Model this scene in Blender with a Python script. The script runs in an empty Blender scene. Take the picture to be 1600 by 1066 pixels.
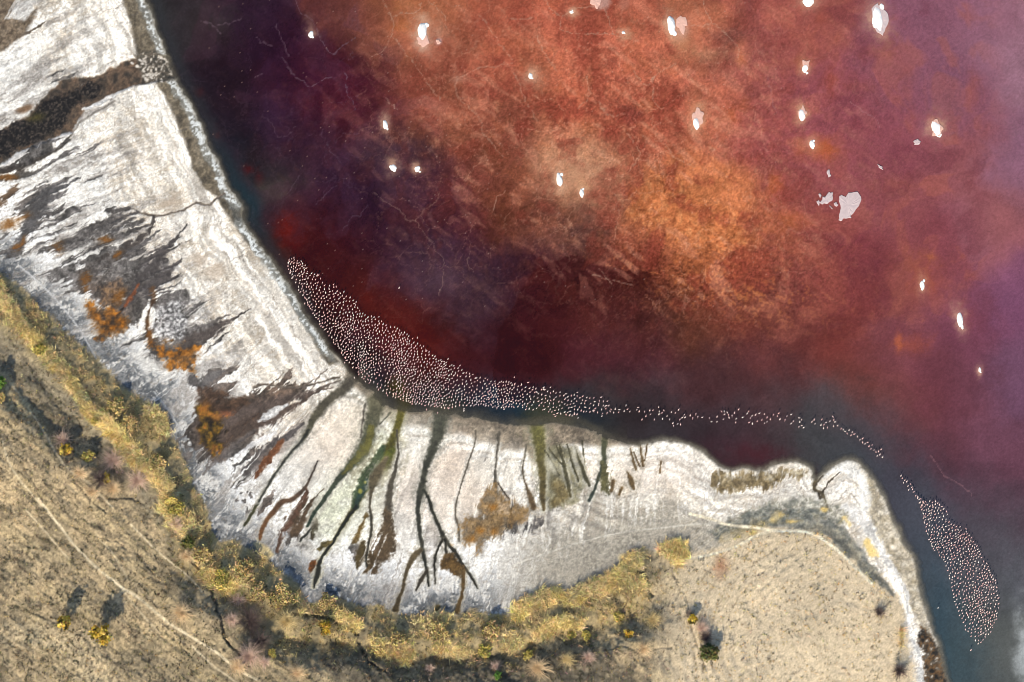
import bpy, math, random
import numpy as np

random.seed(7)
RNG = np.random.default_rng(11)
scene = bpy.context.scene
COL = scene.collection

# ------------------------------------------------------------------ camera, sky, sun, exposure
S = 0.18                     # metres of ground per photograph pixel
FOV = math.radians(36.0)
H = 800 * S / math.tan(FOV / 2)      # flying height of the camera above the lake
cam = bpy.data.cameras.new('camera')
cam.sensor_width = 36.0
cam.angle = FOV
cam.clip_start = 1.0
cam.clip_end = 30000.0
cam_o = bpy.data.objects.new('camera', cam)
cam_o.location = (0, 0, H)
COL.objects.link(cam_o)
scene.camera = cam_o

SUN_EL = math.radians(31.0)
SHX, SHY = 0.36, 0.933               # the way shadows fall on the ground
world = bpy.data.worlds.new('World')
scene.world = world
world.use_nodes = True
wn = world.node_tree.nodes
bg = wn['Background']
sky = wn.new('ShaderNodeTexSky')
sky.sky_type = 'NISHITA'
sky.sun_disc = False
sky.sun_elevation = SUN_EL
sky.sun_rotation = math.atan2(-SHX, -SHY)
world.node_tree.links.new(sky.outputs[0], bg.inputs[0])
bg.inputs[1].default_value = 0.12
sun = bpy.data.lights.new('sun', 'SUN')
sun.energy = 4.6
sun.angle = math.radians(0.6)
sun.color = (1.0, 0.88, 0.70)
sun_o = bpy.data.objects.new('sun', sun)
sun_o.location = (-60, -160, 120)
ex, ey, ez = SHX * math.cos(SUN_EL), SHY * math.cos(SUN_EL), -math.sin(SUN_EL)
from mathutils import Vector
sun_o.rotation_euler = Vector((ex, ey, ez)).to_track_quat('-Z', 'Y').to_euler()
COL.objects.link(sun_o)
vs = scene.view_settings
vs.view_transform = 'Standard'
vs.look = 'None'
vs.exposure = 0.60
vs.gamma = 1.0
vs.use_curve_mapping = False
scene.cycles.filter_width = 1.0
KEXP = np.array([1.20, 1.17, 1.15])   # picture value of white, rough ground under this light
KWAT = np.array([1.62, 1.485, 1.37])  # the same for the smooth lake

# ------------------------------------------------------------------ small tools
def ss(a, b, x):
    t = np.clip((x - a) / (b - a), 0, 1)
    return t * t * (3 - 2 * t)

TAB = [np.random.default_rng(100 + i).random((256, 256)).astype(np.float32) for i in range(8)]
def vn(x, y, seed=0):
    T = TAB[seed % 8]
    ox, oy = (seed * 37.7) % 256, (seed * 91.3) % 256
    x = np.asarray(x, np.float64) + ox; y = np.asarray(y, np.float64) + oy
    xi = np.floor(x); yi = np.floor(y)
    fx = (x - xi).astype(np.float32); fy = (y - yi).astype(np.float32)
    xi = xi.astype(np.int64) & 255; yi = yi.astype(np.int64) & 255
    x1 = (xi + 1) & 255; y1 = (yi + 1) & 255
    fx = fx * fx * (3 - 2 * fx); fy = fy * fy * (3 - 2 * fy)
    a = T[yi, xi]; b = T[yi, x1]; c = T[y1, xi]; d = T[y1, x1]
    return (a + (b - a) * fx) * (1 - fy) + (c + (d - c) * fx) * fy
def fbm(x, y, o=4, seed=0, gain=0.5):
    r = 0; a = 1; t = 0
    for i in range(o):
        ca, sa = math.cos(0.6 * i), math.sin(0.6 * i)
        r = r + a * vn((x * ca - y * sa) * 2 ** i, (x * sa + y * ca) * 2 ** i, seed + i); t += a; a *= gain
    return r / t
def ridge(x, y, o=4, seed=0):
    r = 0; a = 1; t = 0
    for i in range(o):
        r = r + a * (1 - np.abs(2 * vn(x * 2 ** i, y * 2 ** i, seed + i) - 1)); t += a; a *= 0.5
    return r / t

def s2l(c):
    c = np.clip(np.asarray(c, np.float64), 0, 1)
    return np.where(c <= 0.04045, c / 12.92, ((c + 0.055) / 1.055) ** 2.4)
def albedo(c255):                    # colour as it looks in flat daylight -> base colour
    return np.clip(s2l(np.asarray(c255) / 255.0) / KEXP, 0.002, 0.86)

def albedo_w(c255):                  # the same below a water surface, which adds a little mirrored sky
    return np.clip((s2l(np.asarray(c255) / 255.0) - np.array([0.0055, 0.0070, 0.0100])) / KWAT, 0.0015, 0.86)
# ------------------------------------------------------------------ the survey grid (photograph pixels)
STEP, MARG = 1.5, 75
def axis(n):
    d = np.arange(-MARG, n + MARG + STEP, STEP)
    g = np.cumsum(2.0 * 1.22 ** np.arange(44))
    return np.concatenate([(d[0] - g)[::-1], d, d[-1] + g])
XA, YA = axis(1600), axis(1066)
U, V = np.meshgrid(XA, YA)
U = U.astype(np.float32); V = V.astype(np.float32)
NY, NX = U.shape

def resample(pts, n=4):              # Catmull-Rom through traced points
    p = np.array(pts, float)
    if len(p) < 3: return p
    q = np.vstack([2 * p[0] - p[1], p, 2 * p[-1] - p[-2]])
    out = []
    for i in range(1, len(q) - 2):
        for k in range(n):
            t = k / n
            out.append(0.5 * ((2 * q[i]) + (-q[i-1] + q[i+1]) * t + (2*q[i-1] - 5*q[i] + 4*q[i+1] - q[i+2]) * t*t + (-q[i-1] + 3*q[i] - 3*q[i+1] + q[i+2]) * t**3))
    out.append(p[-1])
    return np.array(out)

def window(x0, x1, y0, y1):
    i0, i1 = np.searchsorted(XA, x0), np.searchsorted(XA, x1)
    j0, j1 = np.searchsorted(YA, y0), np.searchsorted(YA, y1)
    return slice(j0, j1), slice(i0, i1)

def dist_poly(x, y, p, closed=False, arc=False):
    p = np.asarray(p, np.float32)
    n = len(p); best = np.full(x.shape, 1e18, np.float32); sa = np.zeros(x.shape, np.float32) if arc else None
    acc = 0.0
    for i in range(n if closed else n - 1):
        a, b = p[i], p[(i + 1) % n]
        dx, dy = b - a; L2 = dx * dx + dy * dy
        if L2 == 0: continue
        t = np.clip(((x - a[0]) * dx + (y - a[1]) * dy) / L2, 0, 1)
        d = (x - a[0] - t * dx) ** 2 + (y - a[1] - t * dy) ** 2
        if arc:
            m = d < best; sa = np.where(m, acc + t * math.sqrt(L2), sa)
        best = np.minimum(best, d); acc += math.sqrt(L2)
    best = np.sqrt(best)
    return (best, sa) if arc else best
def inside(x, y, p):
    r = np.zeros(x.shape, bool); n = len(p)
    for i in range(n):
        x1, y1 = p[i]; x2, y2 = p[(i + 1) % n]
        if y1 == y2: continue
        c = ((y1 > y) != (y2 > y))
        r ^= c & (x < (x2 - x1) * (y - y1) / (y2 - y1) + x1)
    return r
def sdf(x, y, p):                    # + inside
    d = dist_poly(x, y, p, True)
    return np.where(inside(x, y, p), d, -d)

# coordinate wobble, so that no traced edge is clean
W1 = fbm(U / 26, V / 26, 3, 1) - 0.5
W2 = fbm(U / 26, V / 26, 3, 5) - 0.5
F1 = fbm(U / 6, V / 6, 3, 2) - 0.5
F2 = fbm(U / 6, V / 6, 3, 6) - 0.5
UW = U + 9 * W1 + 5 * F1
VW = V + 9 * W2 + 5 * F2
FINE = fbm(U / 3.2, V / 3.2, 2, 3)          # 0..1 pixel-sized grain
MID = fbm(U / 14, V / 14, 4, 4)
BIG = fbm(U / 70, V / 70, 4, 7)

# ------------------------------------------------------------------ shorelines
SHORE = [(228,0),(240,25),(248,52),(259,82),(270,112),(283,140),(298,163),(311,192),(326,226),(337,247),(347,268),
 (356,290),(368,306),(382,326),(380,346),(397,368),(412,392),(432,418),(450,444),(468,474),(486,504),(506,532),(520,552),(538,572),
 (556,592),(580,612),(606,632),(640,642),(676,640),(706,648),(740,652),(772,660),(806,664),(840,662),(876,662),(910,668),(940,678),
 (968,688),(992,694),(1012,693),(1030,689),(1046,690),(1068,694),(1086,701),(1102,713),(1122,727),(1142,735),(1166,733),(1190,733),
 (1204,727),(1226,724),(1250,724),(1265,733),(1274,750),(1284,744),(1300,728),(1320,719),(1342,727),(1362,748),(1377,775),(1386,798),
 (1396,816),(1411,845),(1425,872),(1433,900),(1440,930),(1448,960),(1456,986),(1466,1012),(1472,1040),(1479,1066)]
SHORE_F = [(-3000,-40000),(-150,-2500),(120,-500),(205,-60)] + [tuple(p) for p in resample(SHORE, 3)] + [(1490,1110),(1510,1300),(1400,3000),(3000,45000)]
LAKE = SHORE_F + [(60000,45000),(60000,-40000)]
ds = dist_poly(UW, VW, SHORE_F).astype(np.float32)
in_lake = inside(UW, VW, LAKE)
D = np.where(in_lake, ds, -ds)              # + in the lake, - on land, photograph pixels

# a smooth curve out in the lake; across-shore streaks run along its normals
_, SARC = dist_poly(U, V, resample([(-200,-900),(250,-200),(420,120),(540,360),(690,500),(860,560),(1060,590),(1250,600),(1420,700),(1600,1000),(1700,1500)], 6), arc=True)
SARC = SARC + 10 * W1 + 5 * F1
ST0 = fbm(SARC / 13.0, D / 90, 3, 11)
ST1 = fbm(SARC / 5.0, D / 55, 3, 12)
ST2 = fbm(SARC / 2.2, D / 26, 2, 13)

# ------------------------------------------------------------------ upland (bank, hill, headland)
BANK = [(-40000,-9000),(-2000,-600),(-200,270),(-60,372),(0,424),(24,442),(52,467),(77,490),(100,510),(120,533),(150,555),(171,576),(186,600),(206,612),(231,625),(250,634),
 (256,652),(266,676),(276,692),(286,716),(300,745),(315,775),(327,800),(333,828),(348,846),(366,838),(382,852),(402,866),(420,876),(442,894),
 (458,903),(471,914),(473,938),(492,940),(512,932),(532,934),(547,940),(568,946),(592,944),(608,950),(628,958),(660,960),(692,960),(708,957),
 (732,955),(762,956),(788,958),(804,948),(822,936),(842,924),(868,914),(882,922),(902,918),(922,908),(950,900),(968,888),(976,872),(992,862),
 (1006,854),(1022,862),(1044,845),(1066,847),(1082,860),(1110,856),(1146,844),(1176,832),(1200,824),(1238,822),(1272,818),(1296,826),(1322,846),(1346,872),(1372,892),
 (1394,910),(1408,940),(1415,975),(1420,1005),(1428,1035),(1432,1066),(1440,1130),(1380,1800),(1200,3000),(2800,45000)]
UPL = BANK + [(-60000,45000)]
db = sdf(UW, VW, UPL).astype(np.float32)    # + inside the upland

# ------------------------------------------------------------------ heights
wl = 1 - ss(980, 1090, U)                    # hill and bank side; the rest is the headland
left = 1 - ss(210, 330, U)
nz = fbm(U / 60, V / 60, 4, 20) - 0.5
nz2 = fbm(U / 16, V / 16, 3, 21) - 0.5
RC = (U * 0.78 + V * 0.62); RS = (-U * 0.62 + V * 0.78)   # along / across the foot of the hill
terr = fbm(RC / 40, RS / 7, 3, 22) - 0.5
hill_l = 1.5 * ss(-6, 34, db + 14 * nz2) + 0.9 * ss(25, 62, db) - 0.8 * ss(64, 92, db) + 3.9 * (1 - 0.7 * ss(720, 860, V)) * ss(92 + 40 * nz, 172 + 50 * nz, db) + 1.6 * ss(160, 420, db)
hill_b = 1.3 * ss(-6, 34, db + 14 * nz2) + 0.8 * ss(20, 50, db) - 0.7 * ss(50, 70, db) + 3.6 * ss(66 + 50 * nz, 122 + 50 * nz, db)
hill_h = 0.3 * ss(0, 18, db) + 1.0 * ss(0, 90, db) + 3.4 * ss(40, 300, db)
zu = wl * (left * hill_l + (1 - left) * hill_b) + (1 - wl) * hill_h
rough = ss(20, 90, db)
zu = zu + rough * (wl * (1.1 * nz + 0.35 * nz2 + 0.28 * terr + 0.26 * (fbm(RC / 7, RS / 2.6, 2, 24) - 0.5) * ss(0.5, 0.8, fbm(U / 45, V / 45, 3, 26))) + (1 - wl) * (0.5 * nz + 0.08 * nz2))
# contour terracettes on the headland's flank
cent = np.hypot(U - 1330, (V - 1010) * 1.1)
tc = (1 - wl) * ss(10, 40, db) * (1 - ss(1180, 1290, U + 0.4 * (V - 900)))
zu = zu + tc * 0.07 * np.sin((cent + 22 * nz + 14 * W1) / 2.6)
tc2 = (1 - wl) * ss(10, 60, db) * ss(1150, 1260, U) * (1 - ss(1330, 1400, U))
zu = zu + tc2 * 0.014 * np.sin((cent + 30 * nz) / 1.9)
zflat = 0.04 + 0.5 * ss(0, 230, -D) + 0.10 * (ST1 - 0.5) * ss(4, 40, -D) + 0.05 * (ST2 - 0.5) * ss(4, 40, -D) + 0.10 * (MID - 0.5) * ss(5, 60, -D)
zbed = -0.02 - 1.6 * ss(0, 90, D)
Z = np.where(D > 0, zbed, zflat) + zu
Z = Z + 0.05 * (FINE - 0.5) * ss(2, 8, -D)

# ------------------------------------------------------------------ base colours
LC = np.zeros((NY, NX, 3), np.float32)
WC = np.zeros((NY, NX, 3), np.float32)
WET = np.zeros((NY, NX), np.float32)
REG = np.zeros((NY, NX), np.int16)           # which piece of the setting a point belongs to
def mix(A, sl, col, m):
    m = m[..., None]
    A[sl] = A[sl] * (1 - m) + np.asarray(col, np.float32) * m
ALL = (slice(None), slice(None))

# salt flat
c0 = np.array((234, 225, 211), np.float32); c1 = np.array((215, 212, 206), np.float32)
k = ss(40, 190, -D) * (1 - 0.75 * ss(700, 1000, U))
LC[:] = c0 + (c1 - c0) * k[..., None]
def un(x, k=3.4): return np.clip(0.5 + (x - 0.5) * k, 0, 1)      # spread a noise over 0..1
S0, S1, S2, UM, UB, UF = un(ST0), un(ST1), un(ST2), un(MID), un(BIG), un(FINE, 2.6)
beige = ss(0.45, 0.75, 0.6 * UB + 0.4 * UM) * (1 - ss(140, 220, -D))
near = 1 - ss(90, 170, -D)
blotch = un(fbm(U / 17, V / 17, 4, 36))
mix(LC, ALL, (200, 184, 162), beige * 0.62)
mix(LC, ALL, (246, 238, 226), near * ss(0.55, 0.8, 0.6 * blotch + 0.4 * UF) * 0.9)
mix(LC, ALL, (248, 244, 236), ss(0.52, 0.80, 0.45 * S1 + 0.25 * UM + 0.3 * S0) * (0.95 - 0.55 * near))
mix(LC, ALL, (158, 152, 146), ss(0.52, 0.85, 0.5 * (1 - S1) + 0.5 * (1 - S0)) * ss(60, 150, -D) * 0.75)
mix(LC, ALL, (120, 113, 106), ss(0.72, 0.95, 0.55 * S2 + 0.45 * (1 - S0)) * ss(70, 160, -D) * 0.6)
mix(LC, ALL, (246, 242, 235), ss(0.62, 0.85, 0.5 * S2 + 0.5 * UM) * 0.55)
spk_ = (UF > 0.72) & (UM > 0.45)
mix(LC, ALL, (150, 137, 120), spk_ * beige * 0.5)
# strand lines along the beach
sl_ = fbm((D + 6 * W1 + 5 * (BIG - 0.5)) / 3.4, SARC / 90, 3, 31)
beach = ss(9, 15, -D - 16 * (U < 540)) * (1 - ss(30, 62, -D - 16 * (U < 540)))
mix(LC, ALL, (244, 238, 228), beach * 0.7)
mix(LC, ALL, (244, 238, 228), beach * ss(0.5, 0.62, sl_) * 0.9)
mix(LC, ALL, (176, 166, 153), beach * ss(0.52, 0.66, 1 - sl_) * 0.6)
# grey silt at the bank foot, its grass shade painted in, under torn salt bloom
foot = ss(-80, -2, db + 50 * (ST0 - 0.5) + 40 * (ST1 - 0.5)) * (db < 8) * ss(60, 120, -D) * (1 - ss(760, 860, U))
footr = ss(-150, -40, db + 30 * (ST1 - 0.5)) * (db < 8) * ss(740, 880, U) * ss(60, 110, -D)
mix(LC, ALL, (250, 249, 247), ss(-130, -70, db) * (1 - ss(-60, -18, db)) * ss(0.42, 0.7, 0.5 * S2 + 0.3 * UM + 0.2 * S1) * (1 - ss(760, 860, U)) * 0.8)
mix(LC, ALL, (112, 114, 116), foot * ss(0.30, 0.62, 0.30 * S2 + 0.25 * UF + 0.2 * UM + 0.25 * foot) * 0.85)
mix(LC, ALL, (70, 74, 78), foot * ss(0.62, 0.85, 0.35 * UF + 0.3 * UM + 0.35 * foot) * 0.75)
mix(LC, ALL, (162, 155, 141), footr * 0.9)
mix(LC, ALL, (240, 236, 228), footr * ss(0.5, 0.72, 0.5 * S1 + 0.3 * S2 + 0.2 * UM) * (1 - ss(-70, -20, db)) * 0.9)
mix(LC, ALL, (112, 105, 95), footr * ss(0.6, 0.85, 0.6 * UF + 0.4 * UM) * 0.6)
# fine cracks and grain
crk = ridge(U / 9, V / 9, 3, 33)
mix(LC, ALL, (140, 126, 110), ss(0.80, 0.92, crk) * 0.40 * ss(10, 30, -D))
LC *= (0.92 + 0.15 * UF)[..., None]
LC *= (0.94 + 0.10 * vn(U / 1.5, V / 1.5, 34))[..., None]
lay = fbm((D + 14 * W1 + 8 * (BIG - 0.5)) / 7.0, SARC / 70, 3, 37)
LC *= (1 + 0.22 * (un(lay) - 0.5) * ss(6, 20, -D) * (1 - ss(120, 220, -D)))[..., None]
REG[:] = 1

def stroke(pts, col, soft=0.5, op=1.0, rag=0.5, col2=None, depth=0.0, reg=None, wet=0.0, water=False, streak=0.0, wob=1.0, scale=1.0, stain=0.0):
    """pts: (x, y, halfwidth); col2: the colour at the far end"""
    if stain and max(q[2] for q in pts) > 1.6:
        stroke([(x, y, w + 3.2) for x, y, w in pts[1:]], (244, 240, 232), soft=0.6, op=0.55, rag=1.4, streak=0.5, wob=wob)
        sc_ = np.asarray(col, float) * 0.55 + np.array((196, 186, 160)) * 0.45
        stroke([(x, y, w * 1.7 + 0.8) for x, y, w in pts], sc_, soft=0.9, op=stain, rag=1.6, streak=0.9, wob=wob)
    p = resample(pts, 3); p[:, 2] = np.maximum(p[:, 2] * scale, 0.6)
    pad = p[:, 2].max() * 2.2 + 10
    sl = window(p[:, 0].min() - pad, p[:, 0].max() + pad, p[:, 1].min() - pad, p[:, 1].max() + pad)
    x = U[sl] + wob * (0.45 * 9 * W1[sl] + 4 * F1[sl]); y = V[sl] + wob * (0.45 * 9 * W2[sl] + 4 * F2[sl])
    q = np.full(x.shape, 1e9, np.float32); tt = np.zeros(x.shape, np.float32)
    for i in range(len(p) - 1):
        a, b = p[i], p[i + 1]
        dx, dy = b[0] - a[0], b[1] - a[1]; L2 = dx * dx + dy * dy + 1e-9
        t = np.clip(((x - a[0]) * dx + (y - a[1]) * dy) / L2, 0, 1)
        d = np.hypot(x - a[0] - t * dx, y - a[1] - t * dy) / (a[2] + t * (b[2] - a[2]))
        m = d < q; q = np.where(m, d, q); tt = np.where(m, (i + t) / (len(p) - 1), tt)
    n = rag * (FINE[sl] - 0.5) + streak * (ST2[sl] - 0.5) * 1.6 + 0.5 * streak * (ST1[sl] - 0.5)
    m = 1 - ss(1 - soft, 1 + soft, q + n)
    c = np.asarray(col, np.float32)
    if col2 is not None:
        c = c + (np.asarray(col2, np.float32) - c) * tt[..., None]
    if not water:
        c = c * (0.86 + 0.18 * UM[sl] + 0.16 * (UF[sl] - 0.5))[..., None]
    A = WC if water else LC
    mm = (m * op)[..., None]
    A[sl] = A[sl] * (1 - mm) + c * mm
    if depth: Z[sl] -= depth * m
    if wet: WET[sl] = np.maximum(WET[sl], wet * m)
    if reg is not None: REG[sl] = np.where((m > 0.5) & (db[sl] < 4), reg, REG[sl])
    return sl, m

def patch(pts, cols, soft=3.0, op=1.0, rag=6.0, sc=5.0, seed=40, streak=0.0, water=False, wet=0.0, depth=0.0):
    """polygon of blotched colours: cols picked by noise"""
    P = np.array(pts, float); pad = soft + rag + 8
    sl = window(P[:, 0].min() - pad, P[:, 0].max() + pad, P[:, 1].min() - pad, P[:, 1].max() + pad)
    x = U[sl] + 4 * W1[sl] + 3 * F1[sl]; y = V[sl] + 4 * W2[sl] + 3 * F2[sl]
    d = sdf(x, y, pts) + rag * 2 * (MID[sl] - 0.5) + rag * (FINE[sl] - 0.5) + streak * 14 * (ST2[sl] - 0.5)
    m = ss(-soft, soft, d) * op
    n = fbm(U[sl] / sc, V[sl] / sc, 3, seed)
    n = np.clip((n - 0.25) / 0.5, 0, 0.999) * (len(cols) - 1)
    i = np.clip(n.astype(int), 0, max(0, len(cols) - 2)); f = np.clip((n - i), 0, 1)[..., None]
    cc = np.asarray(cols, np.float32)
    c = cc[i] + (cc[np.minimum(i + 1, len(cols) - 1)] - cc[i]) * (f * f * (3 - 2 * f))
    A = WC if water else LC
    if not water: c = c * (0.78 + 0.30 * UF[sl] + 0.14 * UM[sl])[..., None]
    A[sl] = A[sl] * (1 - m[..., None]) + c * m[..., None]
    if wet: WET[sl] = np.maximum(WET[sl], wet * m)
    if depth: Z[sl] -= depth * m
    return sl, m

def blob(x, y, rx, ry, col, op=1.0, ang=0.0, water=True, hard=0.0, rag=0.5):
    R = max(rx, ry) * 2.4 + 6
    sl = window(x - R, x + R, y - R, y + R)
    dx = U[sl] - x + 0.35 * 9 * W1[sl]; dy = V[sl] - y + 0.35 * 9 * W2[sl]
    c, s = math.cos(math.radians(ang)), math.sin(math.radians(ang))
    q = np.hypot((dx * c + dy * s) / rx, (-dx * s + dy * c) / ry) + rag * (MID[sl] - 0.5) + 0.4 * rag * (FINE[sl] - 0.5)
    if not water: q = q + 0.55 * rag * (ST2[sl] - 0.5) * 1.4
    m = op * (np.exp(-q * q * 1.2) if hard == 0 else 1 - ss(1 - (1 - hard), 1 + (1 - hard), q))
    mix(WC if water else LC, sl, col, m)

# ---- wet margin behind the foam line (left shore)
patch([(182,-30),(205,40),(214,85),(246,135),(268,170),(284,205),(296,240),(304,268),(316,292),(338,306),(346,322),(362,346),(384,378),(404,402),(434,440),(462,488),(492,540),(512,572),
       (530,566),(512,540),(488,508),(470,478),(450,446),(432,420),(412,394),(397,370),(378,346),(380,328),(366,308),(354,292),(345,270),(324,228),(310,194),(296,165),(282,142),(268,114),(256,84),(246,54),(238,26),(224,-30)],
      [(80,73,62),(104,94,78),(116,106,90)], soft=3, rag=3, sc=14, wet=0.6, depth=0.03)
patch([(372,300),(388,328),(384,344),(400,372),(440,426),(476,484),(514,540),(504,552),(470,500),(440,446),(412,404),(384,372),(362,342)], [(70,70,66),(98,96,88)], soft=3, rag=3, op=0.7)
fo = np.exp(-((D + 6 + 7 * (BIG - 0.5) + 4 * (F1 + F2)) / 7.5) ** 2) * (1 - ss(505, 535, U)) * (1 - np.exp(-(((U - 276) / 16) ** 2 + ((V - 108) / 14) ** 2))) * (1 - 0.8 * np.exp(-(((U - 372) / 16) ** 2 + ((V - 334) / 14) ** 2)))
mix(LC, ALL, (150, 154, 152), ss(0.1, 0.5, fo) * 0.5)
mix(LC, ALL, (222, 226, 226), ss(0.34, 0.66, fo * (0.25 + 1.0 * UF) * (0.55 + 0.7 * UM)) * 0.85)
for k_ in range(9):
    blob(366 + 0.5 * k_, 326 + 2.2 * k_, 11, 0.7, (50,50,48), op=0.6, water=False, ang=35, rag=0.2)
# ---- big dark channel, top left
patch([(-60,250),(0,203),(25,190),(46,177),(56,165),(66,155),(82,139),(100,125),(116,122),(140,123),(160,116),(180,104),(196,95),(216,88),(236,84),(262,88),(284,108),
       (276,120),(262,122),(236,130),(214,134),(196,142),(172,156),(150,166),(132,172),(122,190),(112,208),(96,210),(74,222),(50,232),(24,240),(8,254),(-60,300)],
      [(58,52,46),(84,70,58),(104,84,68)], soft=2.5, rag=4, sc=9, wet=0.5, depth=0.25)
patch([(-60,256),(0,206),(26,192),(48,178),(60,164),(84,150),(112,142),(140,132),(158,134),(150,150),(120,160),(104,180),(96,202),(70,216),(40,230),(4,250),(-60,290)],
      [(10,10,12),(18,17,18),(40,36,34),(70,62,55)], soft=4, rag=12, sc=2.6, op=0.96)
patch([(208,86),(240,80),(268,90),(290,116),(276,124),(246,128),(226,128),(214,104)], [(60,58,52),(84,76,66),(180,172,160)], soft=3, rag=5, sc=4)
for q in [(222,100),(214,104),(224,112),(230,118),(218,94),(206,99),(236,122),(228,124),(252,90),(262,96),(258,92)]:
    blob(q[0], q[1], 3, 1.8, (215,206,194), water=False, hard=0.6, ang=30)
blob(58,184,14,7,(72,66,30), op=0.8, water=False, ang=-12)
blob(38,170,14,5,(112,86,64), op=0.9, water=False, ang=-18, hard=0.5)
stroke([(130,172,1.5),(152,164,3),(172,152,3.5),(190,145,2),(206,137,1.5)], (222,218,212), depth=-0.1)
stroke([(6,260,3),(26,246,4),(56,233,4.5),(86,219,3.5),(110,211,2)], (226,222,218), depth=-0.1)
stroke([(0,268,5),(44,256,5),(70,242,4),(96,228,3),(110,213,1.5)], (74,68,62), streak=0.5)
stroke([(112,212,1.5),(122,196,2),(140,182,1.5),(160,170,1.5),(180,158,1.5)], (120,112,104), op=0.7)
patch([(-60,-60),(30,-60),(24,4),(18,18),(8,29),(40,30),(50,18),(60,12),(48,40),(34,56),(12,78),(-10,90),(-60,130)], [(88,76,64),(112,98,82),(126,112,96)], soft=3, rag=5, sc=6)
stroke([(70,35,1),(58,44,1.5),(36,54,2)], (100,88,76))
for a in range(6):
    stroke([(8 + 6*a, 29 - a*1.5, 1), (16+7*a, 14-a*2, 1.6), (28+9*a, -6, 1.2)], (222,220,216), op=0.6)

# ---- dark distributary fans, left.  d: dark grey, b: brown, o: orange algae
dG, dB, dO, dK = (80,76,74), (88,72,62), (158,96,28), (46,42,40)
L = dict(soft=0.5, rag=0.9, streak=1.3, depth=0.05, wet=0.25)
COV = np.zeros((NY, NX), np.float32); BRN = np.zeros((NY, NX), np.float32)
for x, y, rx, ry, an, c in [(150,362,60,14,-25,.62),(110,382,26,12,-20,.7),(200,388,40,14,-40,.6),(176,432,46,20,-45,.8),(140,436,20,18,0,.7),(244,418,36,18,-45,.8),(212,462,34,20,-45,.85),(180,470,30,22,0,.7),(270,506,34,26,0,.62),
    (246,530,24,20,0,.6),(170,402,64,34,-42,.62),(216,432,50,26,-45,.72),(196,478,40,26,-45,.72),(120,410,40,24,-30,.5),(258,470,40,30,-45,.5),(300,500,30,30,-30,.45),(312,522,44,16,-28,.75),(72,302,36,16,-35,.75),(48,336,24,18,-40,.75),(16,300,20,12,-40,.6),(44,270,34,8,-10,.55),(20,384,16,20,0,.5),(330,596,26,14,-20,.6),(380,640,60,22,-28,1.0),(440,618,50,12,-20,.7),(330,670,30,40,0,.9),
    (360,696,40,20,-40,.7),(404,716,30,20,-45,.75),(440,690,34,12,-45,.6),(420,800,26,30,-20,.55),(455,812,24,28,-20,.6),(492,820,14,20,0,.4),(592,862,16,30,0,.45),(60,236,50,10,-24,.5),(20,262,40,12,-20,.6),(90,130,50,14,-30,.25),(345,612,30,16,-20,.7),(100,250,60,20,-25,.3),
    (380,770,30,40,-40,.35),(100,330,50,20,-30,.3),(250,470,60,40,-40,.35),(560,862,14,20,0,.4),(800,820,40,20,0,.35),(870,760,40,30,0,.35),(760,720,40,30,0,.2),(120,440,30,30,0,.45),(70,380,40,30,0,.25)]:
    R = 2.2 * max(rx, ry); sl = window(x - R, x + R, y - R, y + R); ca, sa = math.cos(math.radians(an)), math.sin(math.radians(an))
    dx, dy = UW[sl] - x, VW[sl] - y
    COV[sl] = np.maximum(COV[sl], c * np.exp(-0.7 * (((dx * ca + dy * sa) / rx) ** 2 + ((-dx * sa + dy * ca) / ry) ** 2)))
for x, y, r in [(180,470,30),(150,440,20),(380,640,60),(330,670,40),(440,620,50),(420,700,30),(440,800,40),(592,862,30),(240,500,20),(20,290,24)]:
    sl = window(x - 2*r, x + 2*r, y - 2*r, y + 2*r); BRN[sl] = np.maximum(BRN[sl], np.exp(-((U[sl] - x) ** 2 + (V[sl] - y) ** 2) / r ** 2))
dk = 0.42 * un(fbm(SARC / 9, D / 70, 3, 14)) + 0.33 * S1 + 0.25 * S2
silt = ss(-0.05, 0.08, 1.32 * COV - dk) * (db < 6) * (D < -20)
cc_ = np.array((92, 88, 86), np.float32) + (np.array((88, 70, 58), np.float32) - np.array((92, 88, 86), np.float32)) * BRN[..., None]
cc_ = cc_ * (0.62 + 0.5 * UM + 0.3 * (UF - 0.5))[..., None]
LC[:] = LC * (1 - 0.88 * silt[..., None]) + cc_ * 0.88 * silt[..., None]
Z -= 0.06 * silt
stroke([(350,302,1.5),(334,313,1.6),(325,320,1.6),(305,316,1.4),(285,328,1.6),(260,335,1.6),(240,337,2),(216,333,1.8),(200,338,1.5),(176,346,1.4)], (110,100,90), depth=0.08, rag=0.7, reg=20)
stroke([(170,330,6),(185,328,4),(205,327,2),(214,331,1.2)], dG, **L)
stroke([(216,333,1.5),(196,340,3),(175,350,6),(150,364,8),(118,375,8),(96,382,7),(86,388,6)], dG, **L)
stroke([(240,337,1.5),(236,354,3),(216,376,6),(196,391,7),(170,406,8),(144,424,8),(128,440,7),(130,456,4)], (72,66,63), **L)
stroke([(212,340,1),(190,352,3),(176,368,6),(160,380,9)], (84,80,78), **L)
stroke([(250,358,1),(234,372,2.5),(214,388,3.5),(200,393,3)], (92,88,86), **L)
stroke([(292,352,1.2),(275,370,1.6),(260,386,5),(248,400,12),(230,422,12),(216,442,10),(204,464,7),(190,484,4),(180,497,1.5)], (76,71,70), **L)
stroke([(284,404,1.5),(268,420,6),(252,438,12),(236,450,12),(238,466,5)], (76,71,70), **L)
stroke([(240,452,5),(240,470,3.5),(232,490,3.5),(230,516,4),(238,536,4)], (86,64,46), **L)
stroke([(236,300,1),(300,-0+306,0.8)], (205,200,192), op=0.2)
stroke([(126,277,1),(100,290,3),(78,304,9),(60,322,13),(50,346,12),(38,366,8),(24,386,6),(12,398,4)], (80,78,78), **L)
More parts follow.
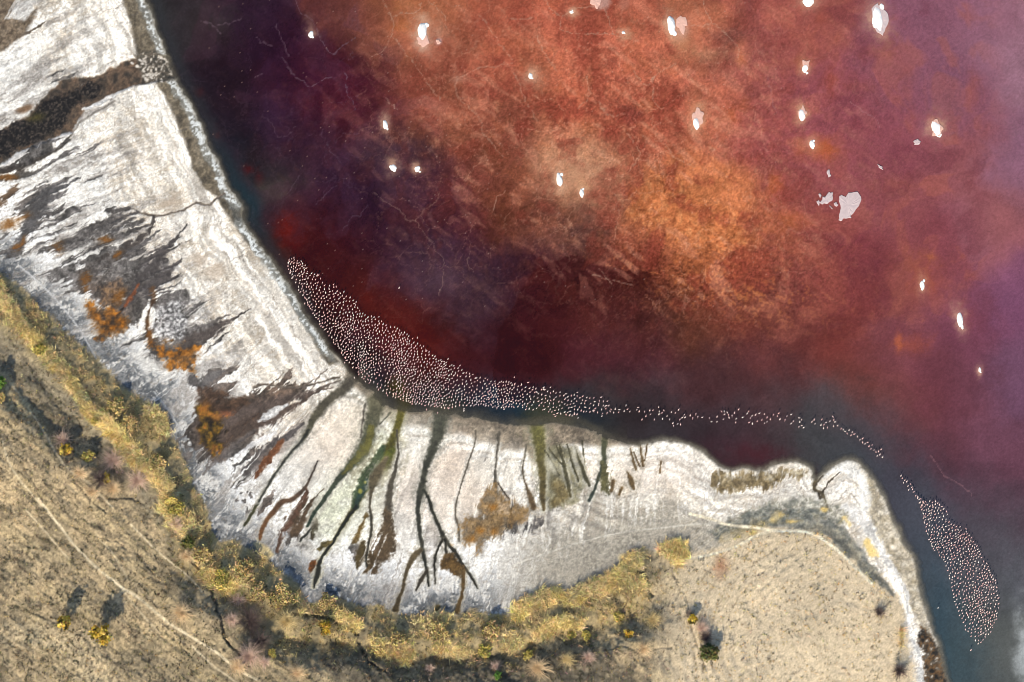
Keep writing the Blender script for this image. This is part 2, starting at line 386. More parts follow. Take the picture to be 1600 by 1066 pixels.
stroke([(102,318,1),(92,330,4),(74,338,4),(60,350,4)], (84,80,78), **L)
stroke([(28,288,1.5),(16,300,4),(4,316,6),(-20,330,8)], (104,84,66), **L)
stroke([(64,266,2),(44,270,4),(20,275,5),(-20,280,8)], (84,80,76), **L)
for p in ([(132,420),(160,404),(196,404),(214,424),(200,450),(186,470),(168,474),(156,450),(140,444)],
          [(110,372),(150,364),(184,346),(196,352),(172,380),(150,392),(120,392)]):
    patch(p, [(70,66,64),(92,88,86),(130,126,122)], soft=4, rag=9, sc=4, op=0.6, streak=0.5)
patch([(152,446),(190,440),(206,452),(186,474),(178,480),(160,470)], [(72,60,52),(104,84,68),(120,92,64)], soft=4, rag=8, sc=4, op=0.85)
for x, y, rx, ry, an in [(30,342,15,6,-20),(12,277,11,5,-10),(91,388,9,7,0),(132,438,8,10,20),(134,450,6,8,0),(182,398,8,5,-40),(166,374,10,5,0),(186,466,7,10,20),(164,512,12,10,0),(150,490,12,10,30),(176,508,14,9,-20),(190,506,8,8,0),(24,386,8,5,-40),(12,352,12,6,0),(36,374,4,8,30),(234,520,5,14,0),(260,530,10,6,0)]:
    blob(x, y, rx, ry, (122,76,28), op=0.8, water=False, ang=an, rag=1.8)
stroke([(218,444,1.5),(207,460,2.6),(198,474,2.6),(193,481,1.4)], (132,76,48), rag=1.4, soft=0.8)
stroke([(194,480,1.6),(186,488,1.6),(180,498,1.2)], (40,34,30))
patch([(131,473),(141,470),(152,488),(176,480),(186,494),(198,496),(196,510),(182,520),(166,526),(150,529),(155,510),(140,496)], [(58,46,36),(96,64,32),(132,80,26),(154,96,30)], soft=5, rag=10, sc=8, op=0.9, streak=1.0)
patch([(232,534),(252,541),(270,545),(290,534),(312,542),(309,562),(308,592),(296,586),(279,570),(263,588),(256,576),(263,560),(248,560)], [(62,48,36),(100,66,32),(136,82,26),(158,98,30)], soft=5, rag=10, sc=8, op=0.9, streak=1.0)
patch([(250,480),(280,470),(296,500),(284,530),(250,534),(236,510)], [(84,82,82),(120,118,118),(196,194,192),(210,208,206)], soft=5, rag=8, sc=3, op=0.8, streak=0.6)
stroke([(392,482,1),(366,497,2.5),(350,505,5),(328,520,8),(300,532,8),(290,540,6)], (80,72,68), **L)
stroke([(360,490,1),(344,498,2.5),(330,506,3)], (96,90,86), **L)
stroke([(302,596,8),(316,600,5),(330,590,4),(350,578,1.5)], (100,96,94), **L)
patch([(307,600),(330,608),(352,618),(400,626),(412,640),(400,660),(380,678),(356,692),(346,716),(330,716),(311,690),(312,664),(309,634)], [(40,30,24),(62,46,36),(78,58,44)], soft=5, rag=9, sc=9, wet=0.3, streak=0.7, op=0.92)
patch([(310,632),(330,638),(352,655),(350,690),(336,712),(314,690)], [(16,13,8),(44,34,14),(98,74,22),(138,88,32)], soft=5, rag=9, sc=8, wet=0.4)
blob(355,648,14,7,(160,96,62), op=0.8, water=False); blob(322,640,8,12,(160,100,36), op=0.8, water=False); blob(338,652,8,6,(170,112,46), op=0.7, water=False)
stroke([(532,590,1.2),(508,596,1.5),(486,602,1.5),(458,606,1.5),(436,603,1.5),(412,601,2),(396,606,3)], (104,94,84), rag=0.8, depth=0.05)
stroke([(534,594,1.2),(506,606,2),(482,616,4),(452,622,6),(424,630,9),(398,640,12),(376,650,13),(356,660,12)], (84,72,66), **L)
stroke([(520,606,1.2),(494,614,1.5),(470,628,3),(440,646,8),(412,656,10),(380,668,10),(350,684,8)], (82,68,60), **L)
stroke([(500,590,1),(480,600,1),(466,616,1),(450,630,1.5)], (118,106,96), rag=0.6)
stroke([(512,578,1),(498,590,1),(488,606,1),(470,618,1.2)], (118,106,96), rag=0.6)
for k_ in range(7):
    stroke([(400 - 12*k_, 672 + 7*k_, 1.5), (384 - 10*k_, 682 + 8*k_, 2.5), (366 - 8*k_, 700+7*k_, 1.2)], (96,88,84), op=0.75, **L)
stroke([(404,660,2),(424,646,5),(448,634,2)], (222,219,215), rag=1, streak=1)
stroke([(372,716,3),(386,700,5),(404,690,4),(430,676,3)], (226,223,220), rag=1, streak=1)

# ---- mud shelf in front of the scalloped salt lobes of the bay
LOBES = [(540,602),(556,606),(572,622),(580,640),(586,656),(592,652),(604,655),(612,666),(618,676),(626,668),(634,665),(655,665),(671,668),(677,686),(690,686),(699,677),(720,676),(735,680),(741,696),(748,690),(762,691),(774,696),(781,708),(790,703),(806,704),(819,701),(826,716),(838,724),(850,716),(856,702),(868,697),(884,694),(911,694),(936,696),(944,708),(954,695),(972,694),(1000,697)]
patch(LOBES + [(1000,680),(940,660),(880,640),(700,620),(600,590),(545,575)], [(88,78,66),(112,100,84),(128,114,96)], soft=5, rag=3, sc=14, op=0.92, wet=0.5)
for x, y, rx, ry, an, c, o in [(520,690,50,70,35,(222,206,188),.75),(560,660,34,40,30,(226,214,196),.7),(600,690,26,50,25,(212,212,192),.8),(530,790,46,60,35,(206,206,184),.8),(585,800,26,50,20,(214,212,196),.7),(650,710,22,60,0,(222,216,204),.7),(645,770,26,50,0,(220,206,192),.75),
    (705,730,32,60,10,(222,204,186),.85),(735,770,26,50,10,(226,210,192),.8),(690,800,30,50,0,(218,206,192),.7),(760,720,22,40,0,(228,220,206),.6),(800,735,24,40,0,(230,222,208),.6),(625,830,30,40,0,(222,216,206),.6),(470,740,40,50,35,(208,204,196),.6),(450,690,30,40,40,(216,206,194),.5),(960,730,50,30,0,(232,218,200),.6),(1040,740,60,30,0,(230,216,202),.5)]:
    sl = window(x - 110, x + 110, y - 130, y + 130); ca, sa = math.cos(math.radians(an)), math.sin(math.radians(an))
    dx, dy = UW[sl] - x, VW[sl] - y
    m = o * np.exp(-0.9 * (((dx * ca + dy * sa) / rx) ** 2 + ((-dx * sa + dy * ca) / ry) ** 2) ** 1.5) * (db[sl] < 0) * (D[sl] < -4)
    mix(LC, sl, c, m)
sl = window(420, 1100, 590, 860)
lob_ = (0.07 * (S1[sl] - 0.5) + 0.06 * (UM[sl] - 0.5) + 0.05 * (UF[sl] - 0.5) + 0.06 * (S0[sl] - 0.5)) * (db[sl] < 0)
LC[sl] *= (1 + lob_)[..., None]
stroke([(x + 1, y + 9, 5) for x, y in LOBES], (244,240,230), soft=0.9, op=0.75, rag=1.6)
stroke([(x + 1, y + 16, 1.5) for x, y in LOBES], (190,178,162), soft=0.9, op=0.5, rag=1.2)
stroke([(x + 2, y + 22, 2) for x, y in LOBES], (246,242,234), soft=0.9, op=0.5, rag=1.8)
for x, y, rx, ry, an in [(268,317,22,11,-14),(338,420,12,16,40),(310,405,14,10,30)]:
    blob(x, y, rx, ry, (178,162,144), op=0.75, water=False, ang=an, rag=1.2, hard=0.4)
# ---- the delta channels round the bay
C = dict(soft=0.45, rag=0.45, depth=0.06, wet=0.6, wob=0.6, stain=0.40)
stroke([(548,594,8),(536,608,8),(518,622,7),(500,641,7.5),(489,655,5.5),(482,672,4),(470,691,3.4),(455,706,3),(440,726,2.6),(421,756,2.4),(405,781,2.4),(394,803,2.4),(382,821,2)], (82,76,66), col2=(52,52,28), reg=21, **C)
stroke([(482,672,2.4),(470,691,1.8),(455,706,1.6),(440,726,1.6),(421,756,1.5),(404,783,1.5)], (36,38,34), op=0.8, **C)
stroke([(474,660,1.2),(460,674,2),(446,684,3.5),(428,694,6),(412,706,7),(398,722,7),(384,736,5)], (84,78,76), **L)
stroke([(440,690,3),(426,708,5),(408,730,5),(398,746,3)], (112,70,44), **L)
stroke([(497,720,1),(488,740,1.6),(480,757,2),(469,770,3),(455,781,3.6),(440,785,4),(430,797,4),(418,810,3.6),(409,828,3.4),(406,842,3)], (60,54,50), col2=(104,66,34), reg=22, **C)
stroke([(478,762,1.5),(477,778,4),(468,796,6),(454,817,4.5),(440,834,4),(432,862,2)], (86,62,48), **L)
stroke([(506,764,1),(492,778,2),(481,792,6),(472,812,7),(460,832,6)], (80,64,48), **L)
stroke([(498,790,1.5),(493,806,2),(484,828,2),(469,846,1.5)], (34,36,32), **C)
stroke([(492,812,3),(489,830,4),(487,842,2)], (60,54,40), **L)
patch([(598,672),(606,690),(590,730),(565,770),(545,805),(520,840),(500,835),(496,800),(520,770),(550,740),(575,700)], [(206,206,182),(196,198,174),(216,214,198)], soft=16, rag=10, op=0.55, sc=16)
stroke([(588,630,15),(584,648,13),(580,664,11),(573,690,11),(563,711,10),(549,726,7),(531,746,4.4),(516,766,3.4),(503,786,3),(491,802,2.6),(480,822,2)], (96,92,72), col2=(34,48,38), reg=23, **C)
stroke([(582,668,5),(574,692,6),(562,712,6),(548,727,4),(536,740,2)], (104,98,44), op=0.8, rag=1.4)
stroke([(570,632,1.5),(566,662,1.5),(563,684,1.2)], (74,68,60), op=0.8)
stroke([(610,645,2),(600,656,1.2),(594,662,1.2)], (78,76,64), op=0.8)
stroke([(629,618,7),(628,634,7),(625,650,6),(620,670,5),(613,694,8),(603,714,13),(591,731,15),(578,746,13),(566,766,8),(556,790,4.5),(547,803,3.6),(535,821,3),(520,846,2.4),(506,866,2.4),(499,880,2.6),(497,893,4.5),(493,906,2.6),(490,918,1.3)], (104,96,34), col2=(16,20,18), reg=24, **C)
stroke([(612,704,5),(600,722,8),(586,744,7),(574,764,4)], (92,98,40), op=0.8, rag=1.0)
stroke([(598,700,4),(588,722,8),(572,745,8),(560,770,6),(552,792,4)], (48,66,44), op=0.85, rag=0.7)
stroke([(575,752,4),(563,775,4),(555,794,3)], (34,58,58), op=0.7)
stroke([(556,790,2),(535,821,1.8),(520,846,1.6),(506,866,1.5),(498,882,2)], (16,20,20), op=0.8)
blob(571,754,2.5,2.5,(140,138,64), water=False, hard=0.5); blob(563,767,3,4,(140,138,64), water=False, hard=0.5)
patch([(497,858),(502,848),(512,844),(519,846),(512,854),(500,861)], [(74,66,40),(96,84,52)], soft=1.5, rag=3, sc=4)
patch([(482,891),(484,880),(490,874),(497,873),(496,882),(489,890),(486,896)], [(70,46,28),(112,66,30)], soft=1.5, rag=3, sc=4)
stroke([(620,672,1.4),(622,695,1.4),(622,710,1.6),(617,735,2.4),(610,760,4.4),(607,782,5.5),(606,800,6)], (70,64,54), reg=25, **C)
stroke([(604,800,6),(607,826,10),(601,858,15),(590,882,13),(584,894,6)], (84,70,52), col2=(74,58,40), **L)
stroke([(604,716,3),(592,736,8),(584,752,7),(580,768,3),(578,786,1.8),(579,803,2),(581,825,2),(576,850,2),(572,872,2),(574,892,1.6)], (108,96,72), col2=(26,26,20), reg=26, **C)
stroke([(572,806,2.5),(562,828,5),(555,846,4)], (104,84,46), **L)
stroke([(568,846,4),(563,868,5),(558,886,2)], (74,62,36), **L)
stroke([(580,866,5),(578,886,6),(572,896,3)], (76,60,38), **L)
stroke([(692,636,15),(688,660,12),(683,685,9),(673,709,6.5),(666,730,4.5),(661,757,5),(657,771,5.5),(654,789,3.4),(653,801,3),(656,830,2.8),(660,860,2.8),(667,889,2.4),(670,916,1.5)], (78,78,66), col2=(22,24,18), reg=27, **C)
stroke([(683,690,2.5),(672,712,2.2),(665,732,2.2),(661,757,3),(658,770,3),(653,801,1.8),(656,830,1.6),(660,860,1.6)], (52,52,44), op=0.7)
stroke([(663,766,2.6),(670,780,2.6),(677,801,2.8),(686,825,2.8),(695,842,3.4),(710,862,2.8),(725,885,2.4),(738,904,2),(747,919,1.2)], (40,42,34), col2=(30,28,20), reg=27, **C)
stroke([(668,892,2),(660,905,3),(651,922,1.5)], (46,40,30), **C)
stroke([(656,860,4),(646,870,5),(636,892,3),(628,922,2.4),(622,938,3.4),(618,952,5)], (84,72,52), col2=(58,46,22), reg=28, **C)
stroke([(692,843,2),(683,860,2),(679,880,2),(680,912,1.2)], (30,28,20), **C)
stroke([(696,843,2),(697,862,2),(697,876,1.2)], (30,28,20), **C)
patch([(698,862),(710,866),(726,886),(728,901),(714,902),(702,890),(684,886),(688,874)], [(70,54,32),(94,72,42)], soft=2, rag=5, sc=5, streak=0.4)
stroke([(724,896,3),(723,925,2.4),(718,940,3),(714,954,5)], (90,68,36), col2=(66,50,22), **C)
stroke([(684,950,4),(682,964,5)], (80,66,34), **C)
stroke([(744,672,1.3),(742,690,1.2),(735,714,1.2),(722,754,1.2),(715,776,1.4),(712,802,1.8),(716,826,2),(718,846,1.5)], (100,92,80), reg=29, **C)
stroke([(780,676,3),(778,694,2),(775,720,1.6),(773,744,2),(775,760,3)], (88,82,72), **C)
patch([(773,752),(780,770),(796,786),(806,782),(816,792),(832,784),(834,800),(806,822),(786,836),(772,838),(756,846),(751,862),(744,848),(726,850),(718,846),(718,814),(732,806),(752,802),(748,790),(762,766)],
      [(92,78,58),(108,84,54),(120,92,54),(136,112,82)], soft=6, rag=11, sc=10, streak=1.3, op=0.85)
for x, y in [(771,832),(736,842),(770,792),(752,830)]:
    blob(x, y, 8, 6, (150,98,36), op=0.8, water=False, rag=1.2)
stroke([(778,754,1.2),(786,768,1.6),(796,780,1.2)], (66,56,46), **C)
patch([(848,704),(868,696),(884,695),(898,700),(912,722),(921,756),(906,770),(900,786),(872,793),(858,796),(850,772),(853,742)], [(108,102,78),(126,120,96),(140,136,116)], soft=4, rag=5, sc=8, wet=0.4, streak=0.7)
stroke([(838,650,12),(841,672,11),(844,696,9),(846,720,7),(848,750,5.5),(848,772,4.5),(850,797,2)], (108,106,58), col2=(84,70,44), reg=30, **C)
stroke([(822,695,1.2),(819,720,1.2),(817,742,1.4),(823,760,2),(829,776,4),(834,792,5)], (92,86,74), col2=(96,76,50), **C)
for p in ([(875,694,1.2),(880,722,2),(886,750,3),(891,776,2)], [(886,694,1.2),(893,720,2),(904,752,2)], [(898,698,1.2),(905,720,2),(914,742,3),(921,758,2)], [(911,688,1.2),(912,714,1.2)], [(852,704,1.2),(864,724,1.4),(874,742,1.2)], [(858,700,1),(868,714,1.2),(884,732,1.2)], [(870,696,1),(876,710,1.4),(884,728,1.6)]):
    stroke(p, (74,70,50), **C)
blob(862,728,7,14,(198,192,172), op=0.9, water=False, ang=-35); blob(897,706,5,12,(206,200,184), op=0.8, water=False)
stroke([(870,760,9),(880,774,10),(866,786,7)], (104,88,52), op=0.7, rag=0.8)
stroke([(946,682,6),(944,702,3.4),(943,724,4),(936,744,2.4),(930,762,2),(920,782,2.6)], (74,74,52), col2=(58,66,60), reg=31, **C)
stroke([(944,726,4),(945,748,9),(949,766,6),(954,774,2)], (92,88,58), **L)
for p in ([(985,700,1.1),(988,715,1.5),(993,733,2)], [(990,706,1),(999,728,1.6)], [(1000,694,1),(1005,728,2)], [(1011,694,1),(1007,720,1.4)], [(1032,722,1.5),(1031,738,1.8)], [(980,738,1),(986,752,4),(990,764,2)], [(958,752,3),(956,768,2)], [(972,762,2),(968,772,2)]):
    stroke(p, (110,88,56), **C)
patch([(1113,748),(1124,737),(1150,741),(1198,735),(1216,732),(1262,737),(1263,743),(1232,746),(1216,756),(1196,763),(1162,769),(1142,771),(1126,766),(1112,758)], [(82,68,44),(106,90,60),(128,112,82),(160,148,122)], soft=3, rag=6, sc=9, streak=1.3, op=0.88)
for k_ in range(17):
    x = random.uniform(1118, 1262); y = 738 if x < 1200 else 734
    stroke([(x, y - 2, 1.4), (x + random.uniform(-3, 3), y + random.uniform(4, 15), 0.8)], (206,198,182), op=random.uniform(0.3, 0.7), rag=1.6)
stroke([(1275,750,3),(1272,764,2.4),(1284,772,2),(1290,790,3)], (84,74,54), **C)
for p in ([(1274,758,1.2),(1286,744,1.4),(1304,726,1.2)], [(1284,770,1.2),(1296,752,1.2),(1314,736,1)], [(1276,768,1),(1282,778,3)]):
    stroke(p, (74,66,54), depth=0.1)
blob(1344,756,7,15,(124,104,72), op=0.85, water=False, ang=-15)
patch([(1205,785),(1250,772),(1280,782),(1320,790),(1330,802),(1310,822),(1280,812),(1240,816),(1150,838),(1120,834),(1150,806)], [(92,94,86),(124,122,108),(180,176,164),(110,108,92)], soft=5, rag=9, sc=6, op=0.75)
# ---- headland's outer beach
patch([(1332,726),(1362,748),(1377,775),(1386,798),(1396,816),(1411,845),(1425,872),(1433,900),(1440,930),(1448,960),(1456,986),(1462,1012),(1448,1000),(1430,970),(1420,930),(1402,892),(1376,850),(1356,800),(1352,766)], [(142,130,106),(172,160,138),(202,192,172)], soft=4, rag=5, sc=9, op=0.8, streak=0.5)
patch([(1440,976),(1458,990),(1468,1014),(1476,1044),(1482,1090),(1440,1090),(1442,1030),(1430,1000)], [(34,32,30),(60,52,44),(96,72,48),(84,76,66),(176,164,150)], soft=4, rag=8, sc=7, streak=0.6)
stroke([(1418,925,2),(1420,980,2),(1428,1005,2.5),(1437,1022,3),(1440,1070,4)], (228,226,222), rag=0.9)
stroke([(1320,790,7),(1344,812,8),(1366,842,7),(1384,872,5),(1404,904,3),(1418,930,2)], (224,220,214), rag=1.6, streak=0.8)
stroke([(1290,738,5),(1320,728,9),(1344,748,9),(1350,790,8)], (238,234,226), rag=1.4)
# ---- outer slack water: bed near the shore
mix(LC, ALL, (112,104,90), ss(-9, 3, D) * (1 - ss(520, 580, U)) * 0.7 * ss(0.3, 0.6, MID))
mix(LC, ALL, (120,108,94), ss(-10, 4, D) * ss(560, 620, U) * (1 - ss(960, 1010, U)) * 0.6)
mix(LC, ALL, (104,98,84), ss(-4, 2, D) * 0.85)
WET = np.maximum(WET, 0.6 * ss(-10, -2, D))

# ------------------------------------------------------------------ upland colours
up = ss(-4, 6, db + 10 * (FINE - 0.5) + 8 * (ST2 - 0.5))
sand = np.array((184, 165, 132), np.float32) + (np.array((152, 138, 112), np.float32) - np.array((184, 165, 132), np.float32)) * ss(0.4, 0.65, BIG)[..., None]
sand = sand + (np.array((188, 170, 132), np.float32) - sand) * (ss(0.5, 0.7, fbm(RC / 70, RS / 14, 4, 50)) * 0.6)[..., None]
sand = sand + (np.array((104, 98, 86), np.float32) - sand) * (ss(0.58, 0.74, fbm(RC / 16, RS / 5, 4, 52)) * 0.55 * wl)[..., None]
sand = sand * (0.86 + 0.26 * UF)[..., None] * (1 - 0.30 * ss(0.72, 0.9, 0.6 * UF + 0.4 * UM))[..., None]
hd = np.array((212, 192, 160), np.float32) * (0.9 + 0.2 * FINE)[..., None] * (0.94 + 0.12 * BIG)[..., None]
sand = sand * np.array((0.97, 0.955, 0.93), np.float32)
sand = sand * wl[..., None] + hd * (1 - wl)[..., None]
mix(LC, ALL, 0, up * 0)
LC[:] = LC * (1 - up[..., None]) + sand * up[..., None]
REG[db > 2] = 3
REG[(db > 2) & (wl < 0.5)] = 4
REG[D > -1] = 2
# shade painted on slopes and gullies facing off the sun, then greyer ground rightwards
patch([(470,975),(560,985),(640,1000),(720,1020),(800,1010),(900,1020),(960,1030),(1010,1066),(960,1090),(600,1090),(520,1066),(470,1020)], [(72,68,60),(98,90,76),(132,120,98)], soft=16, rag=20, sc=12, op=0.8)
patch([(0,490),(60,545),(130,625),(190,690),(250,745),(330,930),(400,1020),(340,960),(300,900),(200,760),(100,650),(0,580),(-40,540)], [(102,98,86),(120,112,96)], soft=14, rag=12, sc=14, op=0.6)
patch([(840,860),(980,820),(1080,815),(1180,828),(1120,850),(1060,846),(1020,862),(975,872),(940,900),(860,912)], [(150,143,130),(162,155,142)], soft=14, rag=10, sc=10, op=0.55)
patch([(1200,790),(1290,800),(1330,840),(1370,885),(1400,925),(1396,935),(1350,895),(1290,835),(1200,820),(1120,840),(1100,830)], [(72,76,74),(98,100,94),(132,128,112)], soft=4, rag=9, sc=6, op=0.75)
for x, y, rx, ry in [(1222,806,7,4),(1206,812,6,4),(1287,796,5,3),(1318,812,4,8),(1360,858,8,7),(1356,848,5,6),(1240,815,10,3),(1178,833,8,5)]:
    blob(x, y, rx, ry, (226,192,112), op=0.8, water=False, rag=1.6, ang=35 if x > 1300 else 0)
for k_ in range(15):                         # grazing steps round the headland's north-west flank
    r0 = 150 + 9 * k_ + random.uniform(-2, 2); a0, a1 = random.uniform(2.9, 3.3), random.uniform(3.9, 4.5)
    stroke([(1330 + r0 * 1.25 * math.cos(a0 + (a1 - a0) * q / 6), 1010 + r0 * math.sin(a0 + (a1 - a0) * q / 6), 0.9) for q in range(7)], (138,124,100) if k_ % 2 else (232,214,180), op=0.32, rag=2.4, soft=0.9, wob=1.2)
patch([(-40,990),(60,970),(150,1000),(190,1066),(140,1090),(90,1020),(0,1000)], [(190,172,138),(198,178,142)], soft=14, rag=12, sc=10, op=0.7)
blob(1126,884,11,16,(158,106,76), op=0.7, water=False)
# grass and path masks
GR = np.zeros((NY, NX), np.float32)
GO = np.zeros((NY, NX), np.float32)          # olive grass
def gstroke(A, pts, op=1.0, soft=0.6, rag=1.0):
    p = resample(pts, 3); pad = p[:, 2].max() * 2 + 10
    sl = window(p[:, 0].min() - pad, p[:, 0].max() + pad, p[:, 1].min() - pad, p[:, 1].max() + pad)
    q = np.full(U[sl].shape, 1e9, np.float32)
    for i in range(len(p) - 1):
        a, b = p[i], p[i + 1]
        dx, dy = b[0] - a[0], b[1] - a[1]; L2 = dx * dx + dy * dy + 1e-9
        t = np.clip(((UW[sl] - a[0]) * dx + (VW[sl] - a[1]) * dy) / L2, 0, 1)
        q = np.minimum(q, np.hypot(UW[sl] - a[0] - t * dx, VW[sl] - a[1] - t * dy) / (a[2] + t * (b[2] - a[2])))
    m = op * (1 - ss(1 - soft, 1 + soft, q + rag * (MID[sl] - 0.5)))
    A[sl] = np.maximum(A[sl], m)
gstroke(GR, [(-30,430,10),(0,458,9),(16,482,9),(40,515,9),(70,550,8),(100,582,9),(130,620,9),(150,646,10),(172,668,11),(196,696,12),(216,722,11),(244,742,11),(264,766,11),(276,790,12)])
gstroke(GR, [(236,640,8),(250,655,10),(256,672,9)])
gstroke(GR, [(264,790,14),(282,812,16),(300,830,14)], 0.7)
gstroke(GR, [(320,894,8),(345,908,14),(372,915,12)], 0.8)
gstroke(GR, [(810,956,10),(840,938,14),(872,928,8)]); gstroke(GR, [(886,938,8),(920,926,12),(950,912,14),(978,894,12)])
gstroke(GR, [(976,872,8),(988,878,14)]); gstroke(GR, [(1040,858,10),(1058,862,16),(1060,880,8)], 0.9); gstroke(GR, [(990,910,14),(1002,920,12)], 0.6)
gstroke(GR, [(840,998,5),(862,980,10),(884,970,9),(906,975,8)], 0.9); gstroke(GR, [(800,1000,12),(812,1010,6)], 0.6)
gstroke(GR, [(585,1005,8),(604,1012,12),(620,1018,8)], 0.8); gstroke(GR, [(636,1022,12)] * 3, 0.8)
gstroke(GR, [(528,962,8),(545,972,10),(556,980,8)], 0.8); gstroke(GR, [(712,1020,10),(735,1018,6)], 0.7); gstroke(GR, [(690,1010,10)] * 3, 0.6)
gstroke(GR, [(470,938,6),(468,952,6)], 0.7); gstroke(GR, [(400,852,6),(415,866,8)], 0.7); gstroke(GR, [(672,970,20),(700,965,10)], 0.35)
gstroke(GR, [(1318,808,3),(1330,822,3)], 0.7); gstroke(GR, [(1354,845,4),(1362,858,5),(1372,866,3)], 0.9); gstroke(GR, [(1409,985,2),(1410,1010,2)], 0.7); gstroke(GR, [(1214,806,8),(1206,812,6)], 0.5)
bw = 60 - 16 * ss(440, 540, U) * (1 - ss(780, 860, U))
belt = ss(0, 5, db) * (1 - ss(bw - 6, bw + 18, db + 44 * (MID - 0.5))) * wl * (0.55 + 0.45 * ss(0.3, 0.6, fbm(U / 34, V / 34, 3, 27)))
belt2 = np.maximum(belt, ss(0, 4, db) * (1 - ss(60, 100, db)) * ss(250, 300, U) * wl)
GO[:] = np.maximum(GO, belt2 * 0.95)
GO *= (1 - 0.6 * ss(960, 1040, U))
mb_ = ss(430, 500, U) * (1 - ss(800, 850, U)) * (V < 1010)
GO *= 1 - 0.5 * mb_ * ss(0.45, 0.7, fbm(U / 24, V / 24, 3, 28))
gstroke(GO, [(1130,842,6),(1160,832,9),(1190,822,8)], 0.6)
mix(LC, ALL, (184,160,108), GO * ss(0.25, 0.6, MID) * 0.85)
mix(LC, ALL, (154,138,98), GO * ss(0.50, 0.72, 1 - MID) * 0.5)
mix(LC, ALL, (234,204,134), GR * 0.9)
REG[(belt > 0.5) & (db > 2)] = 5
def path(pts, w=1.3, op=0.9, z=0.0, col=(228,210,174), reg=6):
    sl, m = stroke([(x, y, w * 1.15) for x, y in pts], col, soft=0.6, op=min(1, op * 1.3), rag=0.5, depth=0.0, wob=0.35)
    REG[sl] = np.where(m > 0.6, reg, REG[sl])
path([(60,780),(76,800),(100,831),(120,856),(150,886),(185,914),(225,941),(260,971),(300,996),(340,1021),(370,1046),(402,1062)], 1.7, 0.9)
path([(40,796),(70,830),(108,874)], 1.2, 0.5); path([(204,820),(240,856),(270,881),(300,906),(320,931)], 1.2, 0.6)
path([(300,1010),(330,1038),(372,1068)], 1.2, 0.6); path([(20,602),(60,660),(100,726),(140,756),(175,792)], 1.2, 0.55); path([(4,690),(20,735),(66,792)], 1.2, 0.5)
path([(180,905),(215,952),(250,990)], 1.2, 0.4); path([(150,835),(180,870),(200,905)],1.1,0.4)
path([(1078,803),(1110,811),(1136,820),(1176,824),(1202,829),(1240,830),(1266,833),(1290,846),(1320,871),(1346,896),(1362,912)], 1.9, 1.0, col=(246,232,202))
path([(1204,830),(1180,838),(1160,849),(1140,858),(1112,866),(1074,873)], 1.8, 1.0, col=(238,222,190))
path([(800,884),(850,866),(950,836),(1060,822),(1124,816)], 1.1, 0.45, col=(214,208,194))
path([(30,416),(60,441),(85,466),(106,491),(124,514),(150,560)], 1.1, 0.55, col=(206,206,206))
path([(240,612),(262,640),(280,668)], 1.1, 0.5, col=(200,200,198))
def scarp(pts, w=1.4, dep=0.2):              # small erosion scarps: real steps, with dark shade lines painted along them
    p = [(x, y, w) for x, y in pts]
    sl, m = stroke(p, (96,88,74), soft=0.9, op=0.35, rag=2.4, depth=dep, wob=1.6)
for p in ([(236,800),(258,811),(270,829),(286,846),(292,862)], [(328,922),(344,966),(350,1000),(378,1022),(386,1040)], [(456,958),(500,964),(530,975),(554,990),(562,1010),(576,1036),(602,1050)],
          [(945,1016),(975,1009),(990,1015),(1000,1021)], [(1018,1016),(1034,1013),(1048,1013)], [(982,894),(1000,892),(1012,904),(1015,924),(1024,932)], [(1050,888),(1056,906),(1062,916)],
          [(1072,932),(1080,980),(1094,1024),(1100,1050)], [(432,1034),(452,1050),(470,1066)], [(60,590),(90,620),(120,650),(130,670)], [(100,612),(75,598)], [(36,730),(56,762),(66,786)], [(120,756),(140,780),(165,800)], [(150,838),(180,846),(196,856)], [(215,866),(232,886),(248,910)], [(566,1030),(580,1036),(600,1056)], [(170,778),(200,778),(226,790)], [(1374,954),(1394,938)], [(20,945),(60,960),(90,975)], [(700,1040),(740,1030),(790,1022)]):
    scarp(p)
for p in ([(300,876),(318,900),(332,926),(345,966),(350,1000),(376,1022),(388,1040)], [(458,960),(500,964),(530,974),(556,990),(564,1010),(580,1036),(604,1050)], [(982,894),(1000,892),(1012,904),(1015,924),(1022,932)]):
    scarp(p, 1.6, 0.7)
# soft old gullies on the hill flank
for p in ([(0,560,6),(60,640,7),(110,690,6)], [(40,560,5),(100,640,6),(150,700,5)], [(520,1000,8),(560,1030,8),(600,1066,8)], [(660,1020,8),(720,1040,8),(760,1066,8)], [(820,1010,8),(880,1040,8),(900,1070,8)], [(970,940,5),(985,970,6),(1000,1000,5)]):
    stroke(p, (110,102,86), op=0.25, depth=0.35, soft=0.9)

